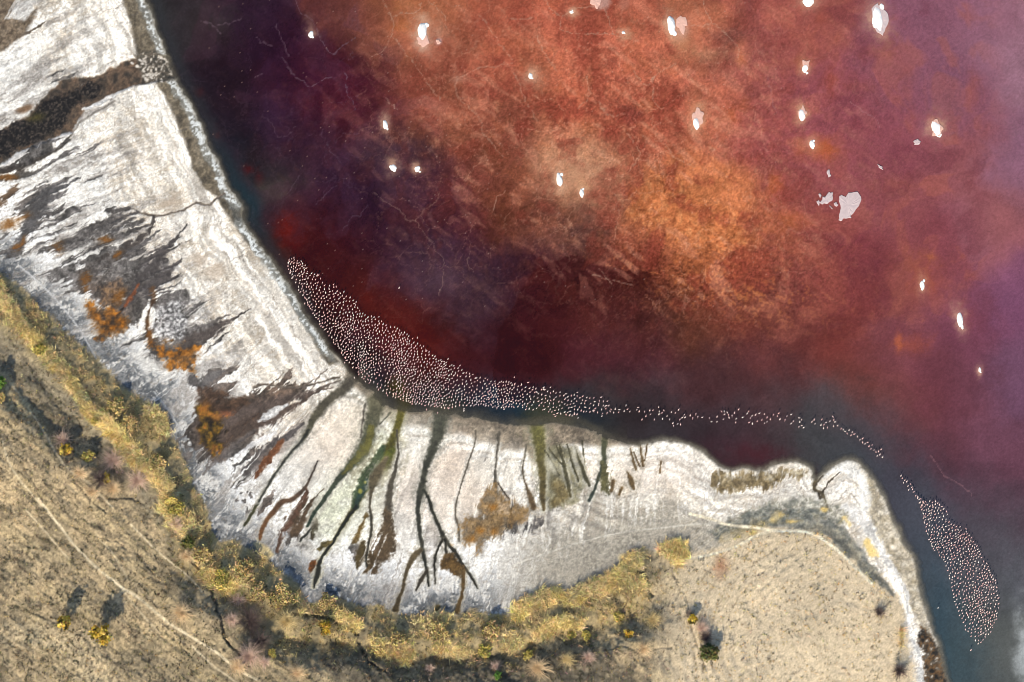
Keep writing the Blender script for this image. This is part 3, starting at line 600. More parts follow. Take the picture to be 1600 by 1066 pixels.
# ------------------------------------------------------------------ lake colours
CP = """300 40 48 44 50;262 40 44 46 50;340 120 42 30 42;400 60 48 33 52;450 100 48 28 48;350 200 38 28 38;430 200 52 36 58;500 130 65 30 45;560 30 95 55 55;600 30 158 90 64;650 20 180 106 76;550 170 72 30 40;480 230 50 30 45;600 230 75 50 60;660 180 142 76 62;700 100 150 82 64;720 200 157 89 71;780 50 162 86 66;850 100 172 96 74;900 30 172 92 72;950 120 182 100 78;900 160 168 90 68;1000 100 190 105 82;870 250 180 122 94;920 270 185 128 98;960 300 176 110 88;1000 200 164 86 68;1100 60 182 106 80;1130 100 150 84 72;1150 180 168 94 74;1180 100 142 76 76;1200 200 152 78 80;1250 50 156 84 76;1300 150 150 80 86;1400 100 140 80 90;1450 40 145 90 105;1550 50 152 102 120;1600 100 160 115 135;1500 150 140 85 100;1600 250 145 100 125;1400 220 146 78 86;1500 250 150 86 90;1300 250 144 76 82;1250 300 146 76 72;1400 320 146 80 82;1550 350 148 90 100;1450 400 135 70 80;1600 450 130 80 105;1500 500 125 70 85;1350 400 125 60 65;1300 450 125 60 60;1430 430 150 82 70;1250 420 138 72 64;1150 330 202 120 80;1080 330 198 118 80;1020 330 186 108 74;1100 400 166 94 60;1180 380 164 90 66;1000 400 115 55 45;900 380 100 65 60;850 320 100 55 45;800 230 132 72 58;750 280 124 68 56;700 300 70 35 45;650 270 60 38 50;550 300 48 28 45;480 300 48 32 48;420 280 50 45 50;400 300 40 35 40;450 360 75 22 22;520 380 55 24 32;600 380 55 30 42;650 420 65 45 55;700 400 72 48 62;730 360 65 28 38;770 330 100 55 40;500 430 70 28 28;560 460 75 30 30;600 500 85 30 28;660 530 85 28 25;700 480 62 40 48;750 470 70 48 58;800 430 60 38 50;840 450 55 22 26;780 530 62 28 34;850 520 62 26 30;720 580 70 28 30;900 460 80 40 38;960 450 95 50 42;900 560 75 35 40;1000 560 82 42 48;1050 500 95 55 45;1100 450 122 66 52;1150 480 122 64 52;1200 480 112 60 52;1000 500 80 42 42;1250 500 115 60 55;1200 560 95 50 50;1300 540 115 55 50;1100 600 80 50 52;1200 620 78 58 60;1300 640 80 72 75;1000 640 62 50 52;900 640 52 42 42;1400 560 124 70 76;1450 600 105 55 62;1400 640 110 60 58;1350 600 115 60 52;1380 660 90 65 70;1500 600 110 65 75;1600 600 120 80 100;1550 700 115 72 85;1450 700 95 55 62;1500 760 95 55 65;1600 800 90 60 70;1400 740 72 72 80;1350 700 72 75 80;1300 700 70 70 72;1250 690 72 72 72;1150 680 62 55 58;1180 710 75 40 45;1100 690 60 45 48;1050 670 58 55 58;950 670 55 52 52;1480 800 84 83 90;1540 830 88 84 90;1560 865 92 91 94;1600 850 96 88 94;1530 785 86 70 78;1440 780 72 76 84;1430 830 74 80 88;1400 800 82 76 82;1450 900 70 78 84;1480 980 68 80 86;1600 900 95 95 98;1570 980 88 88 84;1560 1050 95 95 90;1500 1050 66 80 86;1480 1030 70 85 88;650 625 60 44 42;700 655 45 60 70;760 655 35 50 62;800 665 40 62 78;880 665 45 65 72;580 590 50 34 34;530 560 34 26 28;480 480 34 28 30;440 400 48 30 30;400 350 25 38 48;380 300 30 36 44;310 150 32 30 38;340 240 30 36 48;300 -60 48 44 50;600 -60 150 85 55;900 -60 155 75 55;1200 -60 145 75 70;1640 -60 155 105 120;1660 500 130 80 105;1660 1000 100 100 96;1660 800 95 70 80;400 -60 48 36 50;200 -60 44 46 50;1540 1120 90 92 90"""
CP = np.array([[float(t) for t in r.split()] for r in CP.split(';')], np.float32)  # paler mauve towards the right has the sky's reflection painted in
wsel = D > -14
uu = np.clip(U[wsel] + 30 * W1[wsel] + 10 * F1[wsel] + 40 * (fbm(U[wsel] / 90, V[wsel] / 90, 3, 60) - 0.5), -120, 1720)
vv = np.clip(V[wsel] + 30 * W2[wsel] + 10 * F2[wsel] + 40 * (fbm(U[wsel] / 90, V[wsel] / 90, 3, 64) - 0.5), -120, 1180)
num = np.zeros((uu.size, 3), np.float32); den = np.full(uu.size, 1e-9, np.float32)
for x, y, r, g, b in CP:
    d2 = ((uu - x) ** 2 + (vv - y) ** 2) / (34.0 ** 2)
    w_ = np.exp(-d2 * 0.5) + 1e-4 / (1 + d2 * d2)
    num += w_[:, None] * np.array((r, g, b), np.float32); den += w_
WC[wsel] = num / den[:, None]
def lake(mask_fn):
    pass
# ochre scum, crust mottling: strong in the middle, faint to the sides
act = np.exp(-(((U - 940) / 330) ** 2 + ((V - 190) / 240) ** 2)) + 0.9 * np.exp(-(((U - 1110) / 140) ** 2 + ((V - 400) / 100) ** 2))
act = np.clip(act, 0, 1)
m1 = fbm(U / 34, V / 34, 5, 70); m2 = fbm(U / 9, V / 9, 4, 71); m3 = ridge(U / 40, V / 40, 5, 72)
RCW = U * 0.8 + V * 0.6; RSW = -U * 0.6 + V * 0.8
m4 = fbm(RCW / 40, RSW / 9, 4, 73)
vein = ss(0.70, 0.86, m3)
mix(WC, ALL, (190,116,92), act * vein * 0.22)
mix(WC, ALL, (178,100,66), act * ss(0.50, 0.68, 0.6 * m1 + 0.4 * m2) * 0.28)
mix(WC, ALL, (116,52,46), act * ss(0.52, 0.70, 1 - (0.6 * m1 + 0.4 * m2)) * 0.34)
mix(WC, ALL, (206,150,120), act * ss(0.62, 0.80, 0.5 * m4 + 0.5 * m2) * 0.5)
g2 = np.exp(-(((U - 1120) / 170) ** 2 + ((V - 445 - 0.12 * (U - 1120)) / 52) ** 2))
mix(WC, ALL, (176,102,62), g2 * ss(0.54, 0.66, 0.4 * FINE + 0.3 * m2 + 0.3 * m4) * 0.7)
mix(WC, ALL, (62,28,28), g2 * ss(0.56, 0.70, 1 - (0.4 * FINE + 0.3 * m2 + 0.3 * m4)) * 0.5)
# the big ochre raft and its dark seams
sl, m = patch([(985,300),(1010,278),(1050,272),(1075,282),(1090,305),(1110,318),(1140,325),(1150,350),(1170,365),(1150,385),(1120,392),(1090,388),(1060,378),(1030,358),(1000,350),(980,330)], [(178,102,66),(200,118,76),(212,136,92)], soft=7, rag=22, sc=7, water=True, op=0.85)
mix(WC, sl, (122,66,44), m * ss(0.78, 0.9, ridge(U[sl] / 22, V[sl] / 22, 3, 75)) * 0.7)
# dark still lobe: a clear edge on its upper left, fading out to the lower right
EDGE = [(768,575),(772,545),(776,524),(788,500),(802,474),(812,450),(826,430),(848,414),(878,401),(905,400),(935,414)]
sl = window(740, 1120, 380, 640)
ein = inside(UW[sl], VW[sl], resample(EDGE, 4).tolist() + [(1100,440),(1100,630),(780,630)])
ed = dist_poly(UW[sl], VW[sl], resample(EDGE, 4))
mix(WC, sl, (54,22,25), ein * ss(-1, 5, ed) * (1 - ss(30, 150, ed + 40 * (BIG[sl] - 0.5))) * 0.62)
patch([(700,120),(740,150),(760,200),(790,230),(800,280),(760,260),(690,240),(620,225),(600,205),(640,200),(680,210)], [(120,70,52),(140,80,54)], soft=14, rag=14, sc=18, op=0.3, water=True)
# smoky pale and dark clouds in the brine; rightwards, painted sky and cloud reflection
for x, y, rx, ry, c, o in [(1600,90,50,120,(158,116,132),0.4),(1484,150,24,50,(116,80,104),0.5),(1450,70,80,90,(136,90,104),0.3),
    (448,362,20,26,(94,24,18),0.7),(390,264,11,9,(84,24,26),0.55),(404,276,8,12,(78,24,26),0.45),(310,146,9,7,(66,30,34),0.5),(338,212,9,8,(78,34,38),0.6),
    (600,495,50,26,(86,32,28),0.35),(660,530,60,30,(86,28,25),0.35),(575,470,12,10,(110,34,28),0.4),(690,440,40,24,(84,62,70),0.5),(590,190,30,14,(90,40,44),0.4),(610,240,60,24,(78,54,64),0.5),
    (430,290,40,14,(72,66,64),0.4),(420,305,30,14,(70,70,64),0.4),(250,20,20,40,(58,58,60),0.5),(340,40,40,30,(60,56,58),0.4),
    (1428,538,26,16,(162,82,68),0.7),(1404,534,6,13,(206,108,68),0.6),(1430,412,26,22,(168,92,70),0.5),(1455,402,8,8,(186,104,70),0.6),(1446,440,20,26,(160,80,72),0.5),
    (1272,232,28,16,(174,88,60),0.8),(1300,130,9,22,(168,84,68),0.6),(1282,28,10,12,(164,84,70),0.6),(1360,80,30,16,(158,84,76),0.5),(1385,70,16,18,(156,88,76),0.5),(1520,145,10,30,(164,90,84),0.5),(1212,290,14,20,(186,96,62),0.7),
    (1340,135,30,12,(150,80,72),0.4),(1400,290,40,16,(160,88,74),0.4),(1235,345,26,16,(178,96,62),0.6),(1342,600,10,16,(96,60,58),0.4),(1355,590,16,5,(92,60,58),0.4),
    (880,262,50,36,(196,140,110),0.4),(930,278,44,36,(196,146,116),0.5),(1090,176,26,24,(186,110,76),0.4),(1145,180,12,18,(178,96,60),0.5),(1160,165,12,14,(172,92,60),0.4),(1010,165,20,10,(182,112,72),0.3),(1115,85,34,10,(196,140,108),0.5),(1160,92,8,12,(190,110,70),0.6),(1135,55,24,16,(126,74,66),0.6),
    (640,8,30,18,(188,116,72),0.5),(630,40,16,14,(176,98,56),0.6),(690,45,14,16,(196,140,112),0.5),(720,85,30,24,(160,96,74),0.3),(985,180,14,12,(116,64,64),0.5),(1090,330,60,40,(200,126,80),0.25),
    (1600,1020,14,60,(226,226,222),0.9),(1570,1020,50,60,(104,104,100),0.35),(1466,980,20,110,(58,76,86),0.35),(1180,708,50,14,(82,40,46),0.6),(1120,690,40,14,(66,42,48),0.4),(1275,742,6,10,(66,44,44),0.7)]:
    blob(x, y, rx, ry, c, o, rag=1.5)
# blue-green shallows at the mouths and grey-brown shelf
shelf = (1 - ss(0, 20, D)) * ss(-14, 0, D)
mix(WC, ALL, (36, 42, 50), np.exp(-((D - 6) / 24) ** 2) * ss(540, 590, U) * (1 - ss(900, 980, U)) * 0.85)
mix(WC, ALL, (32, 52, 66), np.exp(-(((U - 790) / 110) ** 2 + ((V - 658) / 20) ** 2)) * 0.6)
mix(WC, ALL, (50, 57, 63), np.exp(-((D - 10) / 15) ** 2) * (1 - ss(470, 540, U)) * 0.6)
mix(WC, ALL, (30, 54, 66), np.exp(-((D - 16) / 14) ** 2) * np.exp(-(((V - 310) / 60) ** 2)) * (U < 460) * 0.6)
# yellow-green plumes carried into the lake
for p, c in (([(620,660,8),(628,640,10),(632,626,12),(620,604,14)], (88,78,34)), ([(690,650,14),(700,636,18)], (74,72,56)), ([(838,668,12),(836,656,18),(850,650,26),(880,660,14)], (84,80,54)), ([(806,656,4),(824,660,5),(860,652,5),(900,654,5),(934,672,5)], (94,86,72)), ([(585,640,14),(592,620,12)], (60,62,52))):
    stroke(p, c, soft=0.9, op=0.6, water=True, rag=1.0)
# slow swirls through the whole lake: paler silt, wine-red depth, thin rust
q1 = fbm(U / 120, V / 120, 3, 80); q2 = fbm(U / 120, V / 120, 3, 84)
sw = un(fbm(U / 75 + 3.2 * q1, V / 75 + 3.2 * q2, 5, 81)); sw2 = un(fbm(U / 30 + 3.0 * q2 + 1.2 * sw, V / 42 + 3.0 * q1, 4, 85))
deep = ss(10, 40, D)
WC *= (1 + deep * (1 - 0.55 * ss(1100, 1300, U)) * (0.15 * (sw - 0.5) + 0.11 * (sw2 - 0.5)))[..., None]
east = ss(1100, 1250, U) * (1 - ss(1500, 1580, U)) * (1 - ss(480, 560, V))
mix(WC, ALL, (172,94,74), east * ss(0.62, 0.92, 0.6 * sw + 0.4 * sw2) * 0.32)
mix(WC, ALL, (122,60,72), east * ss(0.60, 0.92, 1 - 0.6 * sw - 0.4 * sw2) * 0.28)
mix(WC, ALL, (206,138,112), act * ss(0.62, 0.95, 0.5 * sw2 + 0.5 * un(m4)) * 0.45)
mix(WC, ALL, (140,64,52), act * ss(0.58, 0.92, 1 - (0.5 * sw2 + 0.5 * un(m1))) * 0.5)
west = (1 - ss(560, 760, U)) * deep
mix(WC, ALL, (70,46,62), west * ss(0.66, 0.95, sw) * 0.25)
# crust seams
cs = []
for t in """462 0 470 18 485 28 495 42 498 55 505 70 515 82 522 84 530 78 545 68 556 60;597 0 605 18 612 28 614 50 612 57 605 70 595 82 582 88;612 57 625 70 635 88;615 25 630 22 650 20 658 5;670 3 685 12 695 25 698 45;748 22 760 35 772 55 785 75 800 95;715 125 735 110 750 105 780 102 800 100;715 120 713 140 717 155 730 167 745 180 752 195 754 210 770 225 785 245;400 57 412 67 425 72;440 90 450 108 460 120 475 130 487 135 500 125 515 122;535 112 541 122 540 140 550 158 552 172;400 122 412 116;410 180 430 200 434 213 450 210 465 200;510 225 520 240 535 258;585 300 600 312 620 325 637 345 650 345 660 360 672 375 685 395 694 408 692 440 688 465;650 345 662 328 680 315 685 300;495 320 500 315 515 300 525 290;535 360 545 348 552 338 565 335 575 320;735 385 733 400 730 412 740 425;850 0 858 8 870 20 877 24 890 20 905 14 920 10 935 12 945 15 952 35 960 52;877 24 876 40 880 48 905 52 960 53 985 60;800 30 812 32 830 28;1100 0 1108 25 1112 35 1100 40 1080 40;1112 37 1130 52 1150 70 1153 90;1020 120 1045 105 1055 100;800 110 825 165 840 190;1453 712 1463 725 1480 745 1500 757 1520 775;316 32 330 37 345 55;340 38 360 35 378 28;935 160 950 180 975 178;1020 120 1018 150 1028 165;770 330 775 310 790 300;925 430 960 440 990 447;935 420 955 445;1330 160 1370 190 1375 200;1200 120 1206 160 1215 175;905 170 920 150 915 120;840 55 850 80 870 110;990 110 1010 135 1020 122;470 270 450 300;600 150 620 170;640 90 655 110 670 130 690 160;1040 230 1060 250 1085 262;980 210 1000 240 990 260;430 40 440 60 450 90""".split(';'):
    f = [float(v) for v in t.split()]
    pts = list(zip(f[0::2], f[1::2])); cs.append(pts)
    xm = sum(p[0] for p in pts) / len(pts)
    c = (128,112,128) if xm < 560 else ((206,164,140) if xm < 1190 else (176,124,126))
    stroke([(x, y, 0.7) for x, y in pts], c, soft=0.8, op=0.26 if xm < 740 and pts[0][1] > 150 else 0.42, rag=3.0, water=True, wob=1.5)
def worley(x, y, seed):              # distance to the border between scattered cells
    xi = np.floor(x).astype(np.int64); yi = np.floor(y).astype(np.int64)
    f1 = np.full(x.shape, 9.0, np.float32); f2 = f1.copy()
    for dj in (-1, 0, 1):
        for di in (-1, 0, 1):
            cx, cy = xi + di, yi + dj
            px = cx + TAB[seed % 8][cy & 255, cx & 255]; py = cy + TAB[(seed + 3) % 8][cy & 255, cx & 255]
            d = np.hypot(px - x, py - y).astype(np.float32)
            f2 = np.minimum(f2, np.maximum(f1, d)); f1 = np.minimum(f1, d)
    return f2 - f1
for sc_, o_, thr in ((74, 0.42, 0.026), (38, 0.30, 0.05), (17, 0.20, 0.10)):
    wv = 1 - ss(0, thr, worley((U + 26 * W1 + 9 * F1) / sc_, (V + 26 * W2 + 9 * F2) / sc_, int(sc_)))
    keepm = ss(0.48, 0.66, un(fbm(U / 60, V / 60, 3, int(sc_))) * 0.7 + 0.3 * UF)
    c_ = np.where((U < 560)[..., None], np.array((128,112,130), np.float32), np.array((204,150,124), np.float32))
    mm_ = (wv * keepm * o_ * np.clip(act * 1.2 + 0.16 * (U < 800) * (V < 520), 0, 1))[..., None]
    WC[:] = WC * (1 - mm_) + c_ * mm_
WC *= (1 + (UF - 0.5) * (0.05 + 0.14 * act))[..., None]
WC *= (0.96 + 0.08 * vn(U / 1.5, V / 1.5, 35))[..., None]
WC *= (0.96 + 0.08 * fbm(U / 22, V / 22, 4, 78))[..., None]
spk = (RNG.random(U.shape) > 0.9988) & (U > 300) & (U < 1250) & (V < 480)
mix(WC, ALL, (206,176,160), spk * 0.45)

# ------------------------------------------------------------------ salt mounds: where the brine shoals round them
MOUNDS = [  # x, y, rx, ry, tilt deg, height m, shoal (x, y, rx, ry, colour)
 (660,49,7,14,4,1.5,(662,54,20,28,(186,134,112)), 'tall white salt mound beside the left pale crust vein near the top edge'),
 (486,54,4,6,10,0.7,(483,42,9,17,(126,98,92)), 'small salt cone at the foot of a tan shoal, top left of the lake'),
 (602,195,3.5,8,-14,0.8,(602,188,10,17,(150,112,100)), 'narrow leaning salt cone in dark purple water, alone left of the centre'),
 (614,262,5,6,-25,0.6,(611,254,8,12,(150,110,92)), 'larger of two neighbouring salt lumps in dark water below the leaning cone'),
 (652,264,4.5,5,0,0.5,(652,264,7,7,(150,96,84)), 'smaller pinkish salt lump beside a larger one in dark water'),
 (829,119,3.4,5,-10,0.6,(832,122,18,15,(186,130,106)), 'little salt knob in a pale shoal in the middle of the rusty water'),
 (893,19,3,3,0,0.4,(896,22,10,6,(190,130,104)), 'tiny white salt knob on a crust seam near the top edge'),
 (974,51,2.6,2.6,0,0.4,(978,58,14,8,(186,134,106)), 'tiny salt knob at the end of a thin seam left of the forked mound'),
 (1049,40,6.5,14,-12,1.6,(1066,58,18,26,(190,126,92)), 'large forked white salt mound with a pink crust shelf on its right'),
 (1088,193,4.6,10,-8,1.3,(1092,178,15,18,(196,146,116)), 'white salt cone below a round pale shoal in orange water'),
 (874,281,4.6,11,-8,1.2,(896,270,40,34,(198,146,116)), 'taller of two salt cones standing in the wide pale shoal'),
 (909,302,3.4,7,-6,0.9,(910,292,10,14,(196,140,104)), 'shorter of two salt cones standing in the wide pale shoal'),
 (1258,107,4,8,8,0.9,(1256,100,14,12,(170,92,64)), 'twin tipped salt stub right of the rusty centre, uppermost of a column of three'),
 (1253,180,5,10,-6,1.1,(1252,176,12,16,(176,100,70)), 'white salt cone in the middle of a column of three on the right'),
 (1269,226,4.6,6.5,-5,0.8,(1284,228,18,15,(178,90,58)), 'white salt button on an orange round shoal, lowest of a column of three'),
 (1463,201,8,12,-10,1.0,(1462,194,10,15,(172,98,80)), 'chunky salt block in mauve water at the far right'),
 (1371,30,8,20,-8,1.6,(1374,32,16,26,(160,100,96)), 'largest white salt mound leaning on a grey crust plate near the top right'),
 (1263,2,9,9,0,1.0,(1264,0,12,12,(160,96,88)), 'salt mound cut off by the top edge of the picture'),
 (1441,446,3.2,9,-4,0.8,(1440,440,14,16,(170,88,64)), 'thin salt sliver below an orange cloud in mauve water'),
 (1500,500,4.4,13,-8,0.9,(1508,498,18,18,(140,74,80)), 'long ribbed white salt blade in mauve water'),
 (1531,578,2.0,5,-2,0.5,(1531,578,6,8,(130,72,78)), 'smallest salt sliver standing alone in the lower right mauve water'),
]
for mo in MOUNDS:
    x, y, rx, ry, c = mo[6]
    blob(x, y, rx, ry, c, 0.75, rag=1.4)
    blob(mo[0], mo[1] - 1, mo[2] * 1.9 + 2, mo[3] * 1.6 + 1.5, (218,172,142) if mo[0] > 560 else (160,128,116), 0.75, ang=mo[4], rag=1.3)
blob(1066,44,12,15,(206,158,144),0.7); blob(660,66,12,10,(214,180,160),0.7); blob(938,3,14,12,(196,152,140),0.8,hard=0.6); blob(1142*0+975,6,8,10,(178,116,98),0.6,hard=0.5)
blob(685,66,5,5,(206,158,150),0.8,hard=0.5); blob(715,124,12,7,(188,136,116),0.6)

bal = act[..., None] * np.array((0.08, 0.065, 0.02), np.float32) - (1 - ss(440, 600, U))[..., None] * np.array((-0.10, 0.0, 0.06), np.float32) + (np.exp(-(((U - 1420) / 110) ** 2 + ((V - 600) / 90) ** 2)) * 0.12)[..., None]
bal = bal - (ss(1440, 1600, U) * (1 - ss(300, 500, V)))[..., None] * np.array((0.03, 0.05, 0.09), np.float32) + (np.exp(-(((U - 1560) / 60) ** 2 + ((V - 340) / 90) ** 2)))[..., None] * np.array((0.10, 0.08, 0.02), np.float32)
WC *= 1 + bal
# beyond the surveyed area only the broad tones go on
outk = ss(5, 90, np.maximum.reduce([-MARG - U, U - 1600 - MARG, -MARG - V, V - 1066 - MARG]))
mix(LC, ALL, (178, 162, 130), outk * (db > 0)); mix(LC, ALL, (206, 200, 190), outk * (db <= 0) * (D < 0))
ek = ss(300, 1000, U)[..., None]; oc = np.array((52, 42, 50), np.float32) * (1 - ek) + np.array((122, 78, 88), np.float32) * ek
WC[:] = WC * (1 - outk[..., None]) + oc * outk[..., None]
GRN = RNG.normal(0, 1, U.shape) * (1 - outk)
GRN = GRN.astype(np.float32)
LC *= (1 + 0.05 * GRN)[..., None]; WC *= (1 + (0.02 + 0.045 * act) * GRN)[..., None]
# ------------------------------------------------------------------ build the setting's meshes
def at(u, v, z=0.0):                 # point of the place seen at photograph pixel (u, v) when it lies at height z
    f = S * (H - z) / H
    return ((u - 800.0) * f, (533.0 - v) * f, z)
PX = (U - 800.0) * S * (H - Z) / H
PY = (533.0 - V) * S * (H - Z) / H

def link(name, me, parent=None):
    o = bpy.data.objects.new(name, me)
    COL.objects.link(o)
    if parent is not None: o.parent = parent
    return o
def tag(o, label=None, cat=None, group=None, kind=None):
    if label: o['label'] = label
    if cat: o['category'] = cat
    if group: o['group'] = group
    if kind: o['kind'] = kind
    return o
def mesh_np(name, co, faces, mat, col=None, smooth=True, extra=None):
    """co (n,3), faces (m,k) arrays -> mesh"""
    me = bpy.data.meshes.new(name)
    n, (m, k) = len(co), faces.shape
    me.vertices.add(n); me.vertices.foreach_set('co', np.ascontiguousarray(co, np.float32).ravel())
    me.loops.add(m * k); me.loops.foreach_set('vertex_index', np.ascontiguousarray(faces, np.int32).ravel())
    me.polygons.add(m); me.polygons.foreach_set('loop_start', np.arange(0, m * k, k, dtype=np.int32))
    me.update(calc_edges=True)
    me.polygons.foreach_set('use_smooth', np.full(m, smooth))
    if col is not None:
        a = me.color_attributes.new('Col', 'FLOAT_COLOR', 'POINT')
        c4 = np.ones((n, 4), np.float32); c4[:, :3] = col
        a.data.foreach_set('color', c4.ravel())
    for nm, arr in (extra or {}).items():
        a = me.attributes.new(nm, 'FLOAT', 'POINT'); a.data.foreach_set('value', np.ascontiguousarray(arr, np.float32))
    me.materials.append(mat)
    me.validate()
    return me

def new_mat(name):
    m = bpy.data.materials.new(name); m.use_nodes = True
    nt = m.node_tree; b = nt.nodes['Principled BSDF']
    return m, nt, b
def node(nt, t, **kw):
    n = nt.nodes.new(t)
    for k_, v_ in kw.items(): setattr(n, k_, v_)
    return n
def ground_mat():
    m, nt, b = new_mat('ground'); lk = nt.links.new
    a = node(nt, 'ShaderNodeAttribute', attribute_name='Col'); w = node(nt, 'ShaderNodeAttribute', attribute_name='Wet')
    tc = node(nt, 'ShaderNodeTexCoord')
    n1 = node(nt, 'ShaderNodeTexNoise'); n1.inputs['Scale'].default_value = 2.6; n1.inputs['Detail'].default_value = 5; n1.inputs['Roughness'].default_value = 0.7
    lk(tc.outputs['Object'], n1.inputs['Vector'])
    mr = node(nt, 'ShaderNodeMapRange'); mr.inputs[1].default_value = 0.3; mr.inputs[2].default_value = 0.7; mr.inputs[3].default_value = 0.84; mr.inputs[4].default_value = 1.14
    lk(n1.outputs[0], mr.inputs[0])
    mu = node(nt, 'ShaderNodeVectorMath', operation='MULTIPLY'); lk(a.outputs['Color'], mu.inputs[0]); lk(mr.outputs[0], mu.inputs[1])
    lk(mu.outputs[0], b.inputs['Base Color'])
    r = node(nt, 'ShaderNodeMapRange'); r.inputs[3].default_value = 0.92; r.inputs[4].default_value = 0.35; lk(w.outputs['Fac'], r.inputs[0]); lk(r.outputs[0], b.inputs['Roughness'])
    b.inputs['Specular IOR Level'].default_value = 0.25
    bp = node(nt, 'ShaderNodeBump'); bp.inputs['Strength'].default_value = 0.35; bp.inputs['Distance'].default_value = 0.15
    lk(n1.outputs[0], bp.inputs['Height']); lk(bp.outputs[0], b.inputs['Normal'])
    return m
def water_mat():
    m, nt, b = new_mat('brine'); lk = nt.links.new
    a = node(nt, 'ShaderNodeAttribute', attribute_name='Col'); w = node(nt, 'ShaderNodeAttribute', attribute_name='Murk')
    tc = node(nt, 'ShaderNodeTexCoord')
    n1 = node(nt, 'ShaderNodeTexNoise'); n1.inputs['Scale'].default_value = 1.6; n1.inputs['Detail'].default_value = 6; n1.inputs['Roughness'].default_value = 0.75
    lk(tc.outputs['Object'], n1.inputs['Vector'])
    mr = node(nt, 'ShaderNodeMapRange'); mr.inputs[1].default_value = 0.3; mr.inputs[2].default_value = 0.7; mr.inputs[3].default_value = 0.90; mr.inputs[4].default_value = 1.10
    lk(n1.outputs[0], mr.inputs[0])
    mu = node(nt, 'ShaderNodeVectorMath', operation='MULTIPLY'); lk(a.outputs['Color'], mu.inputs[0]); lk(mr.outputs[0], mu.inputs[1])
    lk(mu.outputs[0], b.inputs['Base Color'])
    b.inputs['Roughness'].default_value = 0.16; b.inputs['IOR'].default_value = 1.33
    n2 = node(nt, 'ShaderNodeTexNoise'); n2.inputs['Scale'].default_value = 5.0; n2.inputs['Detail'].default_value = 3; lk(tc.outputs['Object'], n2.inputs['Vector'])
    bp = node(nt, 'ShaderNodeBump'); bp.inputs['Strength'].default_value = 0.12; bp.inputs['Distance'].default_value = 0.05
    lk(n2.outputs[0], bp.inputs['Height']); lk(bp.outputs[0], b.inputs['Normal'])
    tr = node(nt, 'ShaderNodeBsdfTransparent'); mx = node(nt, 'ShaderNodeMixShader')
    lk(w.outputs['Fac'], mx.inputs[0]); lk(tr.outputs[0], mx.inputs[1]); lk(b.outputs[0], mx.inputs[2])
    lk(mx.outputs[0], nt.nodes['Material Output'].inputs[0])
    return m
M_GROUND, M_WATER = ground_mat(), water_mat()
IDX = np.arange(NY * NX).reshape(NY, NX)
QUAD = np.stack([IDX[1:, :-1], IDX[1:, 1:], IDX[:-1, 1:], IDX[:-1, :-1]], -1).reshape(-1, 4)
CO = np.stack([PX, PY, Z], -1).reshape(-1, 3)
ALB = albedo(LC.reshape(-1, 3)); WETF = WET.ravel()
Dq = np.maximum.reduce([D[:-1, :-1], D[1:, :-1], D[:-1, 1:], D[1:, 1:]]).ravel()
Dmin = np.minimum.reduce([D[:-1, :-1], D[1:, :-1], D[:-1, 1:], D[1:, 1:]]).ravel()
RQ = REG[:-1, :-1].ravel()
def submesh(name, keep, co, col, mat, extra):
    f = QUAD[keep]; used = np.unique(f)
    remap = np.zeros(NY * NX, np.int64); remap[used] = np.arange(len(used))
    return mesh_np(name, co[used], remap[f], mat, col[used], True, {k_: v_[used] for k_, v_ in extra.items()})
PIECES = [(1,'salt_flat','white and grey salt flat between the grassy bank and the red lake','salt flat'),
 (2,'lake_bed','grey brown mud of the lake margin under the shallows','lake bed'),
 (3,'hillside','dry brown hillside with erosion scars at the lower left','hillside'),
 (4,'headland','rounded dry headland beside the lake at the lower right','headland'),
 (5,'grassy_bank','bank of dry straw coloured grass along the foot of the hill','bank'),
 (6,'footpath','thin pale footpaths worn across the dry slopes','path'),
 (20,'stream_channel','thin dark channel crossing the beach ridge near the left shore','stream'),
 (21,'stream_channel','long olive channel running diagonally down left of the delta','stream'),
 (22,'stream_channel','short dark channel turning rusty at its lower end','stream'),
 (23,'stream_channel','braided olive channel narrowing to dark green','stream'),
 (24,'stream_channel','broad yellow green channel tapering to a black teardrop tip','stream'),
 (25,'stream_channel','thin channel widening into a brown wedge','stream'),
 (26,'stream_channel','brown channel with a thread thin black tail','stream'),
 (27,'stream_channel','grey channel splitting in two black forks on the pale flat','stream'),
 (28,'stream_channel','brown side channel curving down to the grassy bank','stream'),
 (29,'stream_channel','thread thin pale brown channel right of the forked one','stream'),
 (30,'stream_channel','yellow olive channel entering the blue shallows','stream'),
 (31,'stream_channel','short dark channel with a blue grey hooked tail','stream')]
land = Dmin < 70
for rid, nm, lab, cat in PIECES:
    keep = land & (RQ == rid)
    if keep.sum() == 0: continue
    tag(link(nm, submesh(nm, keep, CO, ALB, M_GROUND, {'Wet': WETF})), lab, cat, kind='structure')
far_bed = mesh_np('deep_bed', np.array([(-9000,-9000,-2.2),(9000,-9000,-2.2),(9000,9000,-2.2),(-9000,9000,-2.2)], float), np.array([[0,1,2,3]]), M_GROUND, np.full((4,3),0.05), extra={'Wet': np.ones(4)})
tag(link('lake_bed', far_bed), 'deep lake bed hidden under the red brine', 'lake bed', kind='structure')
MURK = np.where(U < 560, ss(-6, 12, D), 0)
MURK = np.where((U >= 560) & (U < 980), ss(-24, 34, D + 10 * (MID - 0.5)), MURK)
MURK = np.where(U >= 980, ss(-3, 14, D), MURK)
MURK = MURK * 0.99
CW = CO.copy(); CW[:, 0] = ((U - 800) * S).ravel(); CW[:, 1] = ((533 - V) * S).ravel(); CW[:, 2] = 0
tag(link('lake_water', submesh('lake_water', Dq > -3, CW, albedo_w(np.maximum(WC, 6).reshape(-1, 3)), M_WATER, {'Murk': MURK.ravel()})), 'dark red and purple brine of the lake, rusty in the middle', 'lake', kind='structure')

